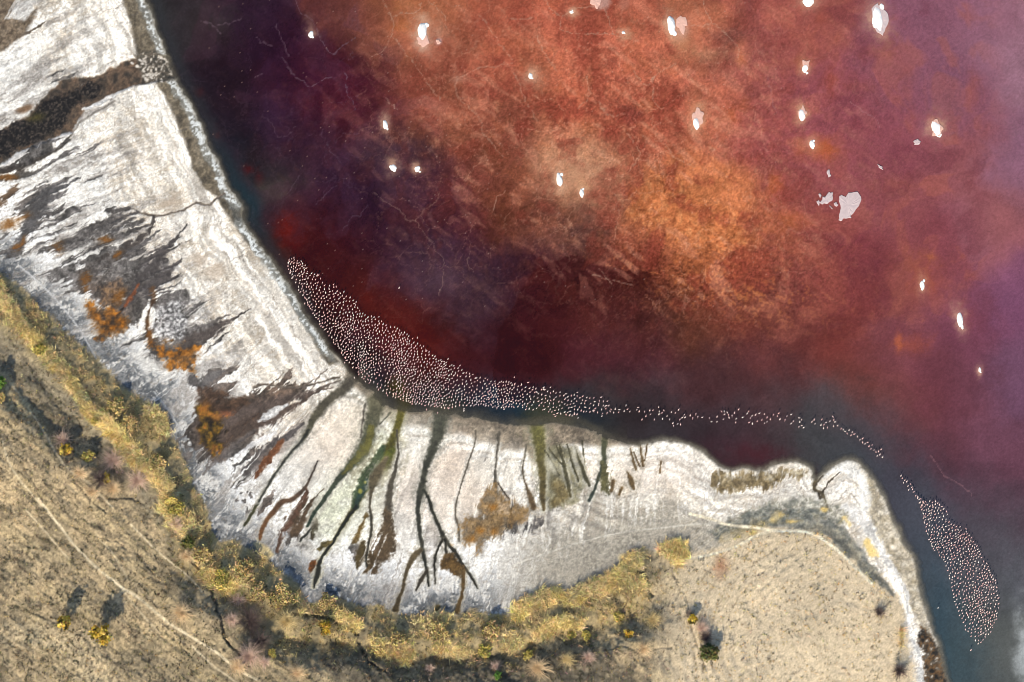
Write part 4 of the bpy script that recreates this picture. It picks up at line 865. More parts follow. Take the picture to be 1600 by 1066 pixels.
JX, IX = (lambda v: np.clip(np.searchsorted(YA, v), 0, NY - 1)), (lambda u: np.clip(np.searchsorted(XA, u), 0, NX - 1))
def ground_z(u, v): return Z[JX(v), IX(u)]
def gz(u, v): return float(ground_z(u, v))
def ground_at(u, v): return at(u, v, gz(u, v))

# ------------------------------------------------------------------ materials of things
def plain(name, rgb255, rough=0.8, var=0.12, attr=False, scale=6.0, spec=0.3):
    m, nt, b = new_mat(name); lk = nt.links.new
    tc = node(nt, 'ShaderNodeTexCoord'); n = node(nt, 'ShaderNodeTexNoise'); n.inputs['Scale'].default_value = scale; n.inputs['Detail'].default_value = 4
    lk(tc.outputs['Object'], n.inputs['Vector'])
    mr = node(nt, 'ShaderNodeMapRange'); mr.inputs[1].default_value = 0.3; mr.inputs[2].default_value = 0.7; mr.inputs[3].default_value = 1 - var; mr.inputs[4].default_value = 1 + var
    lk(n.outputs[0], mr.inputs[0])
    mu = node(nt, 'ShaderNodeVectorMath', operation='MULTIPLY'); lk(mr.outputs[0], mu.inputs[1])
    if attr:
        a = node(nt, 'ShaderNodeAttribute', attribute_name='Col'); lk(a.outputs['Color'], mu.inputs[0])
    else:
        mu.inputs[0].default_value = tuple(albedo(rgb255))
    lk(mu.outputs[0], b.inputs['Base Color'])
    b.inputs['Roughness'].default_value = rough; b.inputs['Specular IOR Level'].default_value = spec
    bp = node(nt, 'ShaderNodeBump'); bp.inputs['Strength'].default_value = 0.3; bp.inputs['Distance'].default_value = 0.1
    lk(n.outputs[0], bp.inputs['Height']); lk(bp.outputs[0], b.inputs['Normal'])
    return m
M_SALT = plain('salt_crystal', (255, 253, 247), 0.7, 0.05, scale=1.5)
M_CRUST = plain('salt_crust', (196, 178, 178), 0.8, 0.06, scale=1.2)
M_PINKCRUST = plain('pink_salt_crust', (216, 172, 156), 0.8, 0.07, scale=1.2)
M_LEAF = plain('foliage', (0, 0, 0), 0.7, 0.25, attr=True, scale=3.0)
M_TWIG = plain('dry_wood', (150, 118, 100), 0.9, 0.2, scale=5.0)
M_STRAW = plain('straw', (0, 0, 0), 0.8, 0.15, attr=True, scale=2.0)
M_FEATHER = plain('feather', (255, 226, 214), 0.8, 0.05, scale=8.0)
M_FLOCK = plain('flock_feather', (0, 0, 0), 0.8, 0.04, attr=True, scale=8.0)
_nt = M_FEATHER.node_tree; _oi = _nt.nodes.new('ShaderNodeObjectInfo'); _mx = _nt.nodes.new('ShaderNodeMix'); _mx.data_type = 'RGBA'
_mx.inputs[6].default_value = tuple(albedo((246, 190, 184))) + (1,); _mx.inputs[7].default_value = tuple(albedo((255, 240, 228))) + (1,)
_nt.links.new(_oi.outputs['Random'], _mx.inputs[0])
_vm = [n for n in _nt.nodes if n.bl_idname == 'ShaderNodeVectorMath'][0]; _nt.links.new(_mx.outputs[2], _vm.inputs[0])
M_LEG = plain('leg_skin', (150, 70, 78), 0.6, 0.1)
M_BILL = plain('bill', (46, 32, 36), 0.4, 0.1)

# ------------------------------------------------------------------ salt mounds and floating crust
def dome(rx, ry, h, seed, n=30, rings=8, jag=0.22, base=-0.15, split=0.0):
    r = np.random.default_rng(seed); ph = r.random(6) * 6.28; am = r.random(6)
    co = []; ang = np.arange(n) / n * 2 * math.pi
    edge = 1 + jag * sum(am[k] * np.sin((k + 2) * ang + ph[k]) / (k + 1.5) for k in range(6))
    for k in range(rings):
        q = 1 - k / rings
        for a, e in zip(ang, edge):
            hh = h * (1 - q ** 2) ** 0.75 * (0.8 + 0.35 * r.random()) + base * q ** 6
            if split: hh *= 0.35 + 0.65 * abs(math.sin(a * 2 + split))
            co.append((rx * q * e * math.cos(a) * (1 + 0.05 * (r.random() - .5)), ry * q * e * math.sin(a), hh))
    co.append((0, 0, h * 0.95))
    f = []
    for k in range(rings - 1):
        for i in range(n):
            j = (i + 1) % n
            f.append((k*n+i, k*n+j, (k+1)*n+j)); f.append((k*n+i, (k+1)*n+j, (k+1)*n+i))
    for i in range(n): f.append(((rings-1)*n+i, (rings-1)*n+(i+1) % n, rings*n))
    return np.array(co), np.array(f)
def rot2(co, deg):
    c, s_ = math.cos(math.radians(deg)), math.sin(math.radians(deg))
    co = co.copy(); x, y = co[:, 0].copy(), co[:, 1].copy(); co[:, 0] = c * x - s_ * y; co[:, 1] = s_ * x + c * y
    return co
def plate_mesh(name, px, mat, th=0.12, c=None, seed=0):
    """flat slab of crust with a broken outline; px in photograph pixels round its centre"""
    P = np.array(px, float); c = P.mean(0) if c is None else np.array(c)
    r = np.random.default_rng(seed); Q = []
    for i in range(len(P)):
        a, b = P[i], P[(i + 1) % len(P)]
        for k in range(3):
            Q.append(a + (b - a) * k / 3 + (r.random(2) - 0.5) * 1.5)
    Q = (np.array(Q) - c) * S; Q[:, 1] *= -1
    aa = np.arctan2(Q[:, 1], Q[:, 0]); Q = Q * (1 + sum((0.10 if len(P) < 9 else 0.0) * np.sin((k_ + 3) * aa + r.random() * 6.28) for k_ in range(4)))[:, None]
    n = len(Q); ctr = Q.mean(0)
    top = np.c_[Q, np.full(n, th)]; mid = np.c_[ctr + (Q - ctr) * 0.6, th * (1.1 + 0.6 * r.random(n))]; bot = np.c_[ctr + (Q - ctr) * 1.03, np.full(n, -0.12)]
    co = np.vstack([top, bot, mid, [[ctr[0], ctr[1], th * 1.3]]])
    f = []
    for i in range(n):
        j = (i + 1) % n
        f += [(n+i, n+j, j), (n+i, j, i), (i, j, 2*n+j), (i, 2*n+j, 2*n+i), (2*n+i, 2*n+j, 3*n)]
    return mesh_np(name, co, np.array(f), mat, smooth=False), c
SHELF = {8: ([(1057,30),(1064,24),(1071,28),(1074,40),(1068,50),(1060,46),(1056,38)], M_PINKCRUST), 9: ([(1082,176),(1088,170),(1096,172),(1100,182),(1096,192),(1090,196),(1083,188)], M_PINKCRUST),
         13: ([(1247,172),(1254,168),(1261,174),(1258,184),(1252,188),(1247,182)], M_PINKCRUST), 15: ([(1456,192),(1464,188),(1472,196),(1473,205),(1466,213),(1458,210)], M_PINKCRUST),
         16: ([(1362,14),(1371,5),(1376,12),(1386,20),(1389,32),(1384,44),(1379,55),(1370,50),(1364,40)], M_CRUST), 12: ([(1254,94),(1260,96),(1265,96),(1262,106),(1256,112)], M_PINKCRUST), 0: ([(652,56),(668,54),(670,68),(660,74),(653,68)], M_PINKCRUST)}
for i, (x, y, rx, ry, an, h, sh, lab) in enumerate(MOUNDS):
    root = bpy.data.objects.new('salt_mound', None); COL.objects.link(root)
    root.location = at(x, y); tag(root, lab, 'salt mound')
    co, f = dome(rx * S * 1.1, ry * S * 1.05, h * 0.30, 500 + i)
    link('salt_peak', mesh_np('salt_peak', rot2(co, -an), f, M_SALT), root)
    r = random.Random(900 + i)
    lump = mesh_np('salt_lump', rot2(dome(rx * S * 0.6, ry * S * 0.34, h * 0.1, 540 + i, 14, 4)[0], -an), dome(1, 1, 1, 1, 14, 4)[1], M_SALT, smooth=False)
    lo = link('salt_lump', lump, root); lo.location = (rx * S * (0.5 + 0.5 * r.random()), -ry * S * (0.6 + 0.35 * r.random()) * (1 if r.random() < .6 else -1), 0)
    if i in SHELF:
        me, c = plate_mesh('crust_shelf', SHELF[i][0], SHELF[i][1], 0.1, seed=i)
        so = link('crust_shelf', me, root); so.location = ((c[0] - x) * S, (y - c[1]) * S, 0)
PLATES = [([(1311,307),(1315,305),(1322,309),(1325,302),(1333,301),(1340,300),(1344,306),(1346,313),(1342,322),(1335,331),(1330,336),(1326,340),(1316,342),(1315,345),(1311,344),(1312,335),(1314,325),(1311,314)], 'large lilac grey crust plate with a jagged outline floating in mauve water'),
 ([(1281,320),(1286,308),(1295,302),(1301,302),(1301,312),(1295,317),(1287,319),(1283,322)], 'second largest lilac crust plate, left of the large jagged one'),
 ([(1278,304),(1281,302),(1284,306),(1281,309)], 'small crust flake touching the upper left corner of the second plate'),
 ([(1276,316),(1279,313),(1282,317),(1279,321)], 'small crust flake off the lower left end of the second plate'),
 ([(1303,317),(1307,316),(1309,322),(1306,323)], 'small crust flake in the gap between the two largest plates'),
 ([(1295,321),(1298,323),(1301,327),(1298,325)], 'thin crust sliver below the gap between the two largest plates'),
 ([(1325,338),(1329,336),(1329,341),(1326,341)], 'crust chip broken from the lower edge of the large jagged plate'),
 ([(1291,268),(1296,265),(1298,274),(1294,278)], 'lone narrow crust flake above the two large crust plates'),
 ([(1371,257),(1378,260),(1379,265),(1375,264)], 'lone crust sliver in mauve water below and left of the wedge shaped flake'),
 ([(1427,222),(1432,217),(1437,220),(1438,226),(1428,226)], 'pale lilac wedge shaped crust flake left of the chunky salt block'),
 ([(921,-4),(936,-6),(940,4),(934,12),(925,10)], 'pink crust plate cut by the top edge on a pale seam'),
 ([(681,63),(686,62),(689,67),(684,70)], 'round pinkish crust flake just right of the tall salt mound')]
for i, (px, lab) in enumerate(PLATES):
    me, c = plate_mesh('crust_plate', px, M_CRUST if i < 10 else M_PINKCRUST, 0.12, seed=40 + i)
    o = link('crust_plate', me); o.location = at(c[0], c[1]); tag(o, lab, 'salt crust', 'salt crust plates floating in the lake')

# ------------------------------------------------------------------ flamingos
def flamingo_mesh(name, sides, full):
    # one continuous loft from the tail over the back and along the bent neck to the bill
    sp = [(-.40,.80,.015,.015),(-.30,.80,.09,.05),(-.16,.83,.16,.13),(.0,.84,.19,.17),(.14,.85,.15,.15),(.22,.90,.07,.08),(.28,1.00,.04,.045),(.36,1.08,.034,.036),(.44,1.06,.034,.036),(.49,.98,.036,.04),(.53,.92,.055,.055),(.57,.87,.03,.034),(.58,.80,.012,.014)]
    if not full: sp = [sp[k] for k in (0, 2, 3, 4, 5, 7, 9, 10, 12)]
    co, f, mi = [], [], []
    for x, z, w, hh in sp:
        for a in range(sides):
            t = 2 * math.pi * a / sides
            co.append((x, w * math.sin(t), z + hh * math.cos(t)))
    n = len(sp)
    for k in range(n - 1):
        for a in range(sides):
            b = (a + 1) % sides
            f += [(k*sides+a, k*sides+b, (k+1)*sides+b), (k*sides+a, (k+1)*sides+b, (k+1)*sides+a)]
            mi += [2 if k >= n - 2 else 0] * 2
    for s_ in (-1, 1):
        y = 0.06 * s_
        for (x0, z0, x1, z1) in ((-.02,.72,-.06,.36), (-.06,.36,.0,-.25)):
            b = len(co)
            for (x, z, r) in ((x0, z0, .02), (x1, z1, .014)):
                for a in range(3): co.append((x + r * math.cos(a * 2.094), y + r * math.sin(a * 2.094), z))
            for a in range(3):
                c = (a + 1) % 3; f += [(b+a, b+c, b+3+c), (b+a, b+3+c, b+3+a)]; mi += [1, 1]
    return np.array(co), np.array(f), np.array(mi)
def poly_fill(poly, sp, seed, dens=None):
    P = np.array(poly, float); r = np.random.default_rng(seed); out = []
    cell = {}; 
    x0, y0 = P.min(0); x1, y1 = P.max(0)
    n = int((x1 - x0) * (y1 - y0) / sp ** 2 * 14)
    X = r.uniform(x0, x1, n); Y = r.uniform(y0, y1, n); ok = inside(X, Y, poly)
    for x, y in zip(X[ok], Y[ok]):
        s_ = sp * (dens(x, y) if dens else 1.0) * (0.85 + 0.3 * r.random())
        cx, cy = int(x / sp), int(y / sp); good = True
        for i in (-2, -1, 0, 1, 2):
            for j in (-2, -1, 0, 1, 2):
                for (a, b) in cell.get((cx + i, cy + j), ()):
                    if (a - x) ** 2 + (b - y) ** 2 < s_ * s_: good = False; break
                if not good: break
            if not good: break
        if good: cell.setdefault((cx, cy), []).append((x, y)); out.append((x, y))
    return out
FLOCK_L = [(449,408),(460,402),(472,408),(485,425),(500,432),(510,445),(525,445),(535,462),(550,465),(558,480),(575,492),(590,497),(605,508),(625,513),(637,520),(650,535),(665,545),(680,557),(700,567),(722,578),(740,585),(760,592),(785,595),(800,597),(815,600),(835,607),(855,608),(880,614),(905,617),(925,622),(938,618),(945,630),(962,637),
 (968,645),(955,646),(940,646),(925,643),(900,648),(893,650),(865,645),(845,641),(820,640),(805,636),(780,638),(765,635),(745,633),(725,635),(700,637),(685,638),(665,634),(645,630),(630,628),(620,622),(605,615),(590,606),(575,597),(565,590),(550,573),(540,560),(528,545),(518,530),(508,518),(498,505),(488,487),(478,470),(468,455),(460,440),(452,425)]
FLOCK_R = [(1432,773),(1440,780),(1460,782),(1478,797),(1483,815),(1510,826),(1516,838),(1530,860),(1541,880),(1547,893),(1555,905),(1558,925),(1560,945),(1557,965),(1550,980),(1545,992),(1535,1001),(1528,1007),(1518,998),(1508,985),(1498,965),(1492,945),(1485,915),(1478,890),(1470,870),(1455,855),(1448,840),(1443,815),(1437,790)]
def dl(x, y):
    e = fbm(np.array([x / 30.0]), np.array([y / 30.0]), 3, 90)[0]
    return (0.62 + 0.86 * float(e)) * (1.0 if x < 830 else 1.0 + (x - 830) / 260)
big = poly_fill(FLOCK_L, 4.0, 5, dl)
right_f = poly_fill(FLOCK_R, 3.9, 6, lambda x, y: 0.62 + 0.80 * float(fbm(np.array([x / 24.0]), np.array([y / 24.0]), 3, 92)[0]))
r_ = np.random.default_rng(21)
CHAIN = [(978,633),(984,643),(995,640),(1007,643),(1009,650),(1020,641),(1029,636),(1034,645),(1042,650),(1046,655),(1051,661),(1055,645),(1060,640),(1062,655),(1063,663),(1070,652),(1078,649),(1090,651),(1097,652),(1108,653),(1120,651),(1127,643),(1130,655),(1138,648),(1147,645),(1150,654),(1160,652),(1167,646),(1170,660),(1175,662),(1180,648),(1190,656),(1198,652),(1203,655),(1208,648),(1214,650),(1218,655),(1226,656),(1229,650),(1239,658),(1249,659),(1252,665),(1255,668),(1268,659),(1273,662),(1282,664),(1286,669),(1290,660),(1296,658),(1302,656),(1304,659),(1308,665)]
chain = list(CHAIN)
for x, y in CHAIN:
    for _ in range(2):
        q = (x + r_.normal(0, 6), y + r_.normal(0, 4.2))
        if all((q[0] - a) ** 2 + (q[1] - b) ** 2 > 16 for a, b in chain): chain.append(q)
tail_c = [(1317,671),(1323,677),(1326,672),(1331,675),(1329,680),(1334,678),(1339,682),(1343,687),(1347,691),(1351,693),(1355,691),(1357,697),(1360,701),(1365,703),(1368,706),(1372,705),(1374,710),(1378,714),(1376,702),(1362,695),(1370,712),(1347,685),(1320,674)]
neck = [(1407,743),(1409,747),(1413,750),(1411,754),(1416,752),(1418,759),(1424,761),(1422,756),(1419,765),(1427,768),(1430,774),(1425,764),(1433,778),(1438,779),(1436,785),(1442,784),(1446,788),(1440,790)]
lone = [((624,450), 'lone flamingo far out in dark purple water above the large flock'), ((1516,1015), 'lone flamingo trailing just below the bottom tip of the right flock'), ((1465,949), 'lone flamingo in slate water left of the right flock')]
co, f, mi = flamingo_mesh('flamingo', 6, True)
fm = mesh_np('flamingo', co, f, M_FEATHER); fm.materials.append(M_LEG); fm.materials.append(M_BILL)
fm.polygons.foreach_set('material_index', mi.astype(np.int32)); fm.update()
def heading(x, y): return math.radians(62) + random.gauss(0, 0.42) + (math.pi if random.random() < 0.3 else 0)
n_ind = 0
def bird(x, y, lab, grp=None):
    global n_ind
    o = bpy.data.objects.new('flamingo', fm); COL.objects.link(o); o.location = at(x, y)
    k = random.uniform(0.62, 0.86); o.scale = (k, k, k); o.rotation_euler = (0, 0, heading(x, y)); tag(o, lab, 'flamingo', grp); n_ind += 1
for (x, y), lab in lone: bird(x, y, lab)
for x, y in chain: bird(x, y, 'white flamingo wading in the thin straggling file east of the large flock', 'flamingos in the straggling file')
for x, y in tail_c: bird(x, y, 'white flamingo in the loose string curving down past the end of the headland', 'flamingos in the curving string')
for x, y in neck: bird(x, y, 'white flamingo in the narrow neck above the right flock', 'flamingos in the neck of the right flock')
for k_ in range(70):
    i_ = random.randrange(len(FLOCK_L)); big.append((FLOCK_L[i_][0] + random.gauss(0, 4.5), FLOCK_L[i_][1] + random.gauss(0, 4.5)))
right_f.sort(key=lambda p: p[1])
n_top = max(0, 300 - n_ind)
for x, y in right_f[:n_top]: bird(x, y, 'white flamingo in the upper half of the dense right flock', 'flamingos in the upper right flock')
rest = big + right_f[n_top:]
co, f, mi = flamingo_mesh('flamingo_flock', 5, False)
A = []; F = []; n = len(co)
for i, (x, y) in enumerate(rest):
    a = heading(x, y); k = random.uniform(0.62, 0.86); c, s_ = math.cos(a), math.sin(a); X, Y, _ = at(x, y)
    q = co * k; A.append(np.c_[q[:, 0] * c - q[:, 1] * s_ + X, q[:, 0] * s_ + q[:, 1] * c + Y, q[:, 2]]); F.append(f + i * n)
tone = np.random.default_rng(77).random((len(rest), 1)); bc = albedo(np.array((246, 188, 182)) * (1 - tone) + np.array((255, 240, 228)) * tone)
me = mesh_np('flamingo_flock', np.vstack(A), np.vstack(F), M_FLOCK, np.repeat(bc, n, 0)); me.materials.append(M_LEG); me.materials.append(M_BILL)
me.polygons.foreach_set('material_index', np.tile(mi, len(rest)).astype(np.int32)); me.update()
tag(link('flamingo_flock', me), 'rest of the crowded white flamingo flocks standing in the red shallows', 'flamingos', kind='stuff')
print('birds', n_ind, len(rest), len(big), len(right_f))

# ------------------------------------------------------------------ vegetation
def blades(pts, nb, lmin, lmax, wid, cols, lean=0.9, seed=1):
    """tufts of thin blades; pts (n,2) photograph pixels, cols (n,3) colours"""
    r = np.random.default_rng(seed); n = len(pts)
    z = ground_z(pts[:, 0], pts[:, 1]); fct = S * (H - z) / H
    bx = (pts[:, 0] - 800) * fct; by = (533 - pts[:, 1]) * fct
    ang0 = 6.28 * fbm(pts[:, 0] / 40, pts[:, 1] / 40, 2, 95) * 2
    V_, C_ = [], []
    for k in range(nb):
        a = ang0 + r.normal(0, 1.1, n); L = r.uniform(lmin, lmax, n); tl = r.uniform(0.25, 1.0, n) * lean
        ox, oy = bx + r.normal(0, 0.25, n), by + r.normal(0, 0.25, n)
        dx, dy = np.cos(a), np.sin(a); w = wid * r.uniform(0.7, 1.3, n)
        tip = np.c_[ox + dx * L * np.sin(tl), oy + dy * L * np.sin(tl), z + L * np.cos(tl)]
        b0 = np.c_[ox - dy * w, oy + dx * w, z - 0.05]; b1 = np.c_[ox + dy * w, oy - dx * w, z - 0.05]
        V_.append(np.stack([b0, b1, tip], 1).reshape(-1, 3)); C_.append(np.repeat(cols * r.uniform(0.82, 1.18, (n, 1)), 3, 0))
    co = np.vstack(V_); return co, np.arange(len(co)).reshape(-1, 3), np.vstack(C_)
def scatter(n, field, seed, box=(-10, 1610, 380, 1076)):
    r = np.random.default_rng(seed); x = r.uniform(box[0], box[1], n); y = r.uniform(box[2], box[3], n)
    p = field[JX(y), IX(x)]; k_ = r.random(n) < p
    return np.c_[x[k_], y[k_]]
pG = scatter(420000, GR * 0.6 * (db > -3), 1); pO = scatter(200000, GO * 0.42 * (1 - 0.7 * GR) * ss(0.3, 0.7, UM) * (db > -6), 2)
jit = lambda p, sd: np.random.default_rng(sd).normal(0, 9, (len(p), 3))
cG = np.array((250, 222, 150)) + jit(pG, 3) + np.c_[-20 * un(fbm(pG[:, 0] / 20, pG[:, 1] / 20, 2, 3)), -14 * un(fbm(pG[:, 0] / 20, pG[:, 1] / 20, 2, 3)), np.zeros(len(pG))]
ol = un(fbm(pO[:, 0] / 26, pO[:, 1] / 26, 3, 4))[:, None]
cO = np.array((218, 190, 132)) * (1 - ol) + np.array((170, 148, 100)) * ol + jit(pO, 4)
a1 = blades(pG, 5, 0.9, 2.4, 0.10, albedo(cG), 1.25, 5); a2 = blades(pO, 4, 0.5, 1.4, 0.08, albedo(cO), 1.2, 6)
co = np.vstack([a1[0], a2[0]]); fc = np.vstack([a1[1], a2[1] + len(a1[0])]); cl = np.vstack([a1[2], a2[2]])
tag(link('dry_grass', mesh_np('dry_grass', co, fc, M_STRAW, cl, False)), 'tall dry straw and olive grass along the bank between hill and salt', 'grass', kind='stuff')
print('grass tufts', len(pG), len(pO))
spf = (db > 12) * (0.10 + 0.25 * ss(0.5, 0.8, UM) + 0.5 * ss(0.55, 0.8, un(fbm(RC / 16, RS / 5, 4, 52)))) * (wl * 1.0 + (1 - wl) * 0.5)
spf = spf + 0.8 * 1.6 * np.exp(-(((U - 66) / 70) ** 2 + ((V - 1030) / 42) ** 2)) * ss(0.4, 0.8, UM)
pS = scatter(90000, spf, 8, (-10, 1450, 400, 1076))
yel = (np.random.default_rng(9).random(len(pS)) < 0.15 + 0.45 * (pS[:, 0] > 1060))[:, None]
cS = np.where(yel, np.array((232, 202, 132)), np.array((112, 102, 76))) + jit(pS, 10)
b1 = blades(pS, 5, 0.14, 0.42, 0.13, albedo(cS), 0.8, 11)
tag(link('scrub_tufts', mesh_np('scrub_tufts', *b1[:2], M_STRAW, b1[2], False)), 'low dark and straw coloured tufts dotted over the dry slopes', 'scrub', kind='stuff')
BR = np.zeros((NY, NX), np.float32)
for x, y, rx, ry in [(850,1042,110,26),(640,1046,80,24),(400,985,34,40),(730,1030,60,22),(500,1000,40,20),(950,1030,60,20),(540,1040,50,22),(160,738,60,34),(960,975,40,26),(130,660,50,36)]:
    BR = np.maximum(BR, np.exp(-(((U - x) / rx) ** 2 + ((V - y) / ry) ** 2)))
pB = scatter(60000, BR * ss(0.42, 0.7, UM) * 0.8 * (db > 20), 14)
pk = (np.random.default_rng(15).random(len(pB)) < 0.3)[:, None]
b2 = blades(pB, 5, 0.4, 1.2, 0.05, albedo(np.where(pk, np.array((206, 176, 150)), np.array((98, 86, 72))) + jit(pB, 16)), 1.2, 17)
tag(link('dry_brush', mesh_np('dry_brush', *b2[:2], M_STRAW, b2[2], False)), 'low brown and pinkish dry brush on the dark slopes below the grassy bank', 'brush', kind='stuff')
print('scrub', len(pS), len(pB))

def twigs(rad, h, n, seed, thick=0.05, droop=0.15):
    r = random.Random(seed); co, f = [], []
    for i in range(n):
        a = r.uniform(0, 6.283); el = r.uniform(0.15, 1.35); L = rad * r.uniform(0.6, 1.15) / max(0.35, math.cos(el)) if el < 1.0 else h * r.uniform(0.7, 1.05)
        p = Vector((r.gauss(0, rad * .12), r.gauss(0, rad * .12), 0.0)); d = Vector((math.cos(a) * math.cos(el), math.sin(a) * math.cos(el), math.sin(el)))
        seg = [p]
        for k in range(3):
            p = p + d * L / 3; d = (d + Vector((r.gauss(0, .25), r.gauss(0, .25), r.gauss(0, .12) - droop))).normalized(); seg.append(p)
        for k in range(3):
            w0 = thick * (1 - k / 3.3); w1 = thick * (1 - (k + 1) / 3.3)
            t = (seg[k + 1] - seg[k]).normalized(); u = t.cross(Vector((0, 0, 1)) if abs(t.z) < .9 else Vector((1, 0, 0))).normalized(); v = t.cross(u)
            b = len(co)
            for q, w in ((seg[k], w0), (seg[k + 1], w1)):
                for m_ in range(3): co.append(q + (u * math.cos(m_ * 2.094) + v * math.sin(m_ * 2.094)) * w)
            for m_ in range(3):
                c = (m_ + 1) % 3; f += [(b+m_, b+c, b+3+c), (b+m_, b+3+c, b+3+m_)]
    return np.array([tuple(c) for c in co]), np.array(f)
def leaves(rad, h, n, seed, cols, size=0.22, low=0.2, clumps=20):
    r = np.random.default_rng(seed)
    cc = r.normal(0, 1, (clumps, 3)); cc *= (0.88 * r.random(clumps) ** 0.45 / np.linalg.norm(cc, axis=1))[:, None]
    k = r.integers(0, clumps, n); p = cc[k] + r.normal(0, 0.17, (n, 3))
    p = p * np.array((rad, rad, h * 0.5 * (1 - low))) + np.array((0, 0, h * (0.5 + low * 0.5)))
    a = r.uniform(0, 6.28, n); t = r.uniform(-1.1, 1.1, n); s_ = size * r.uniform(0.6, 1.3, n)
    d1 = np.c_[np.cos(a) * np.cos(t), np.sin(a) * np.cos(t), np.sin(t)]; d2 = np.c_[-np.sin(a), np.cos(a), r.normal(0, .5, n)]
    q = np.stack([p - d1 * s_[:, None], p + d2 * s_[:, None] * .55, p + d1 * s_[:, None], p - d2 * s_[:, None] * .55], 1).reshape(-1, 3)
    cols = np.array(cols, float); cl = cols[(k * 7 + seed) % len(cols)] + r.normal(0, 8, (n, 3))
    return q, np.arange(4 * n).reshape(-1, 4), np.repeat(albedo(cl), 4, 0)
PAL = {'yellow': [(214,178,62),(196,158,48),(130,108,44),(232,200,92),(90,76,36)], 'dark': [(92,92,44),(70,74,38),(124,118,58)], 'lime': [(192,172,84),(212,188,104),(152,138,70)], 'olive': [(184,158,102),(152,134,84),(206,178,116)], 'straw': [(218,192,124),(200,172,106)], 'green': [(96,128,48),(120,150,60),(84,112,44)]}
TW = {'pink': (236,204,182), 'beige': (250,220,176), 'dark': (116,98,92), 'grey': (176,158,140), 'straw': (240,214,156)}
MT = {k_: plain('twig_' + k_, v_, 0.9, 0.2, scale=4.0) for k_, v_ in TW.items()}
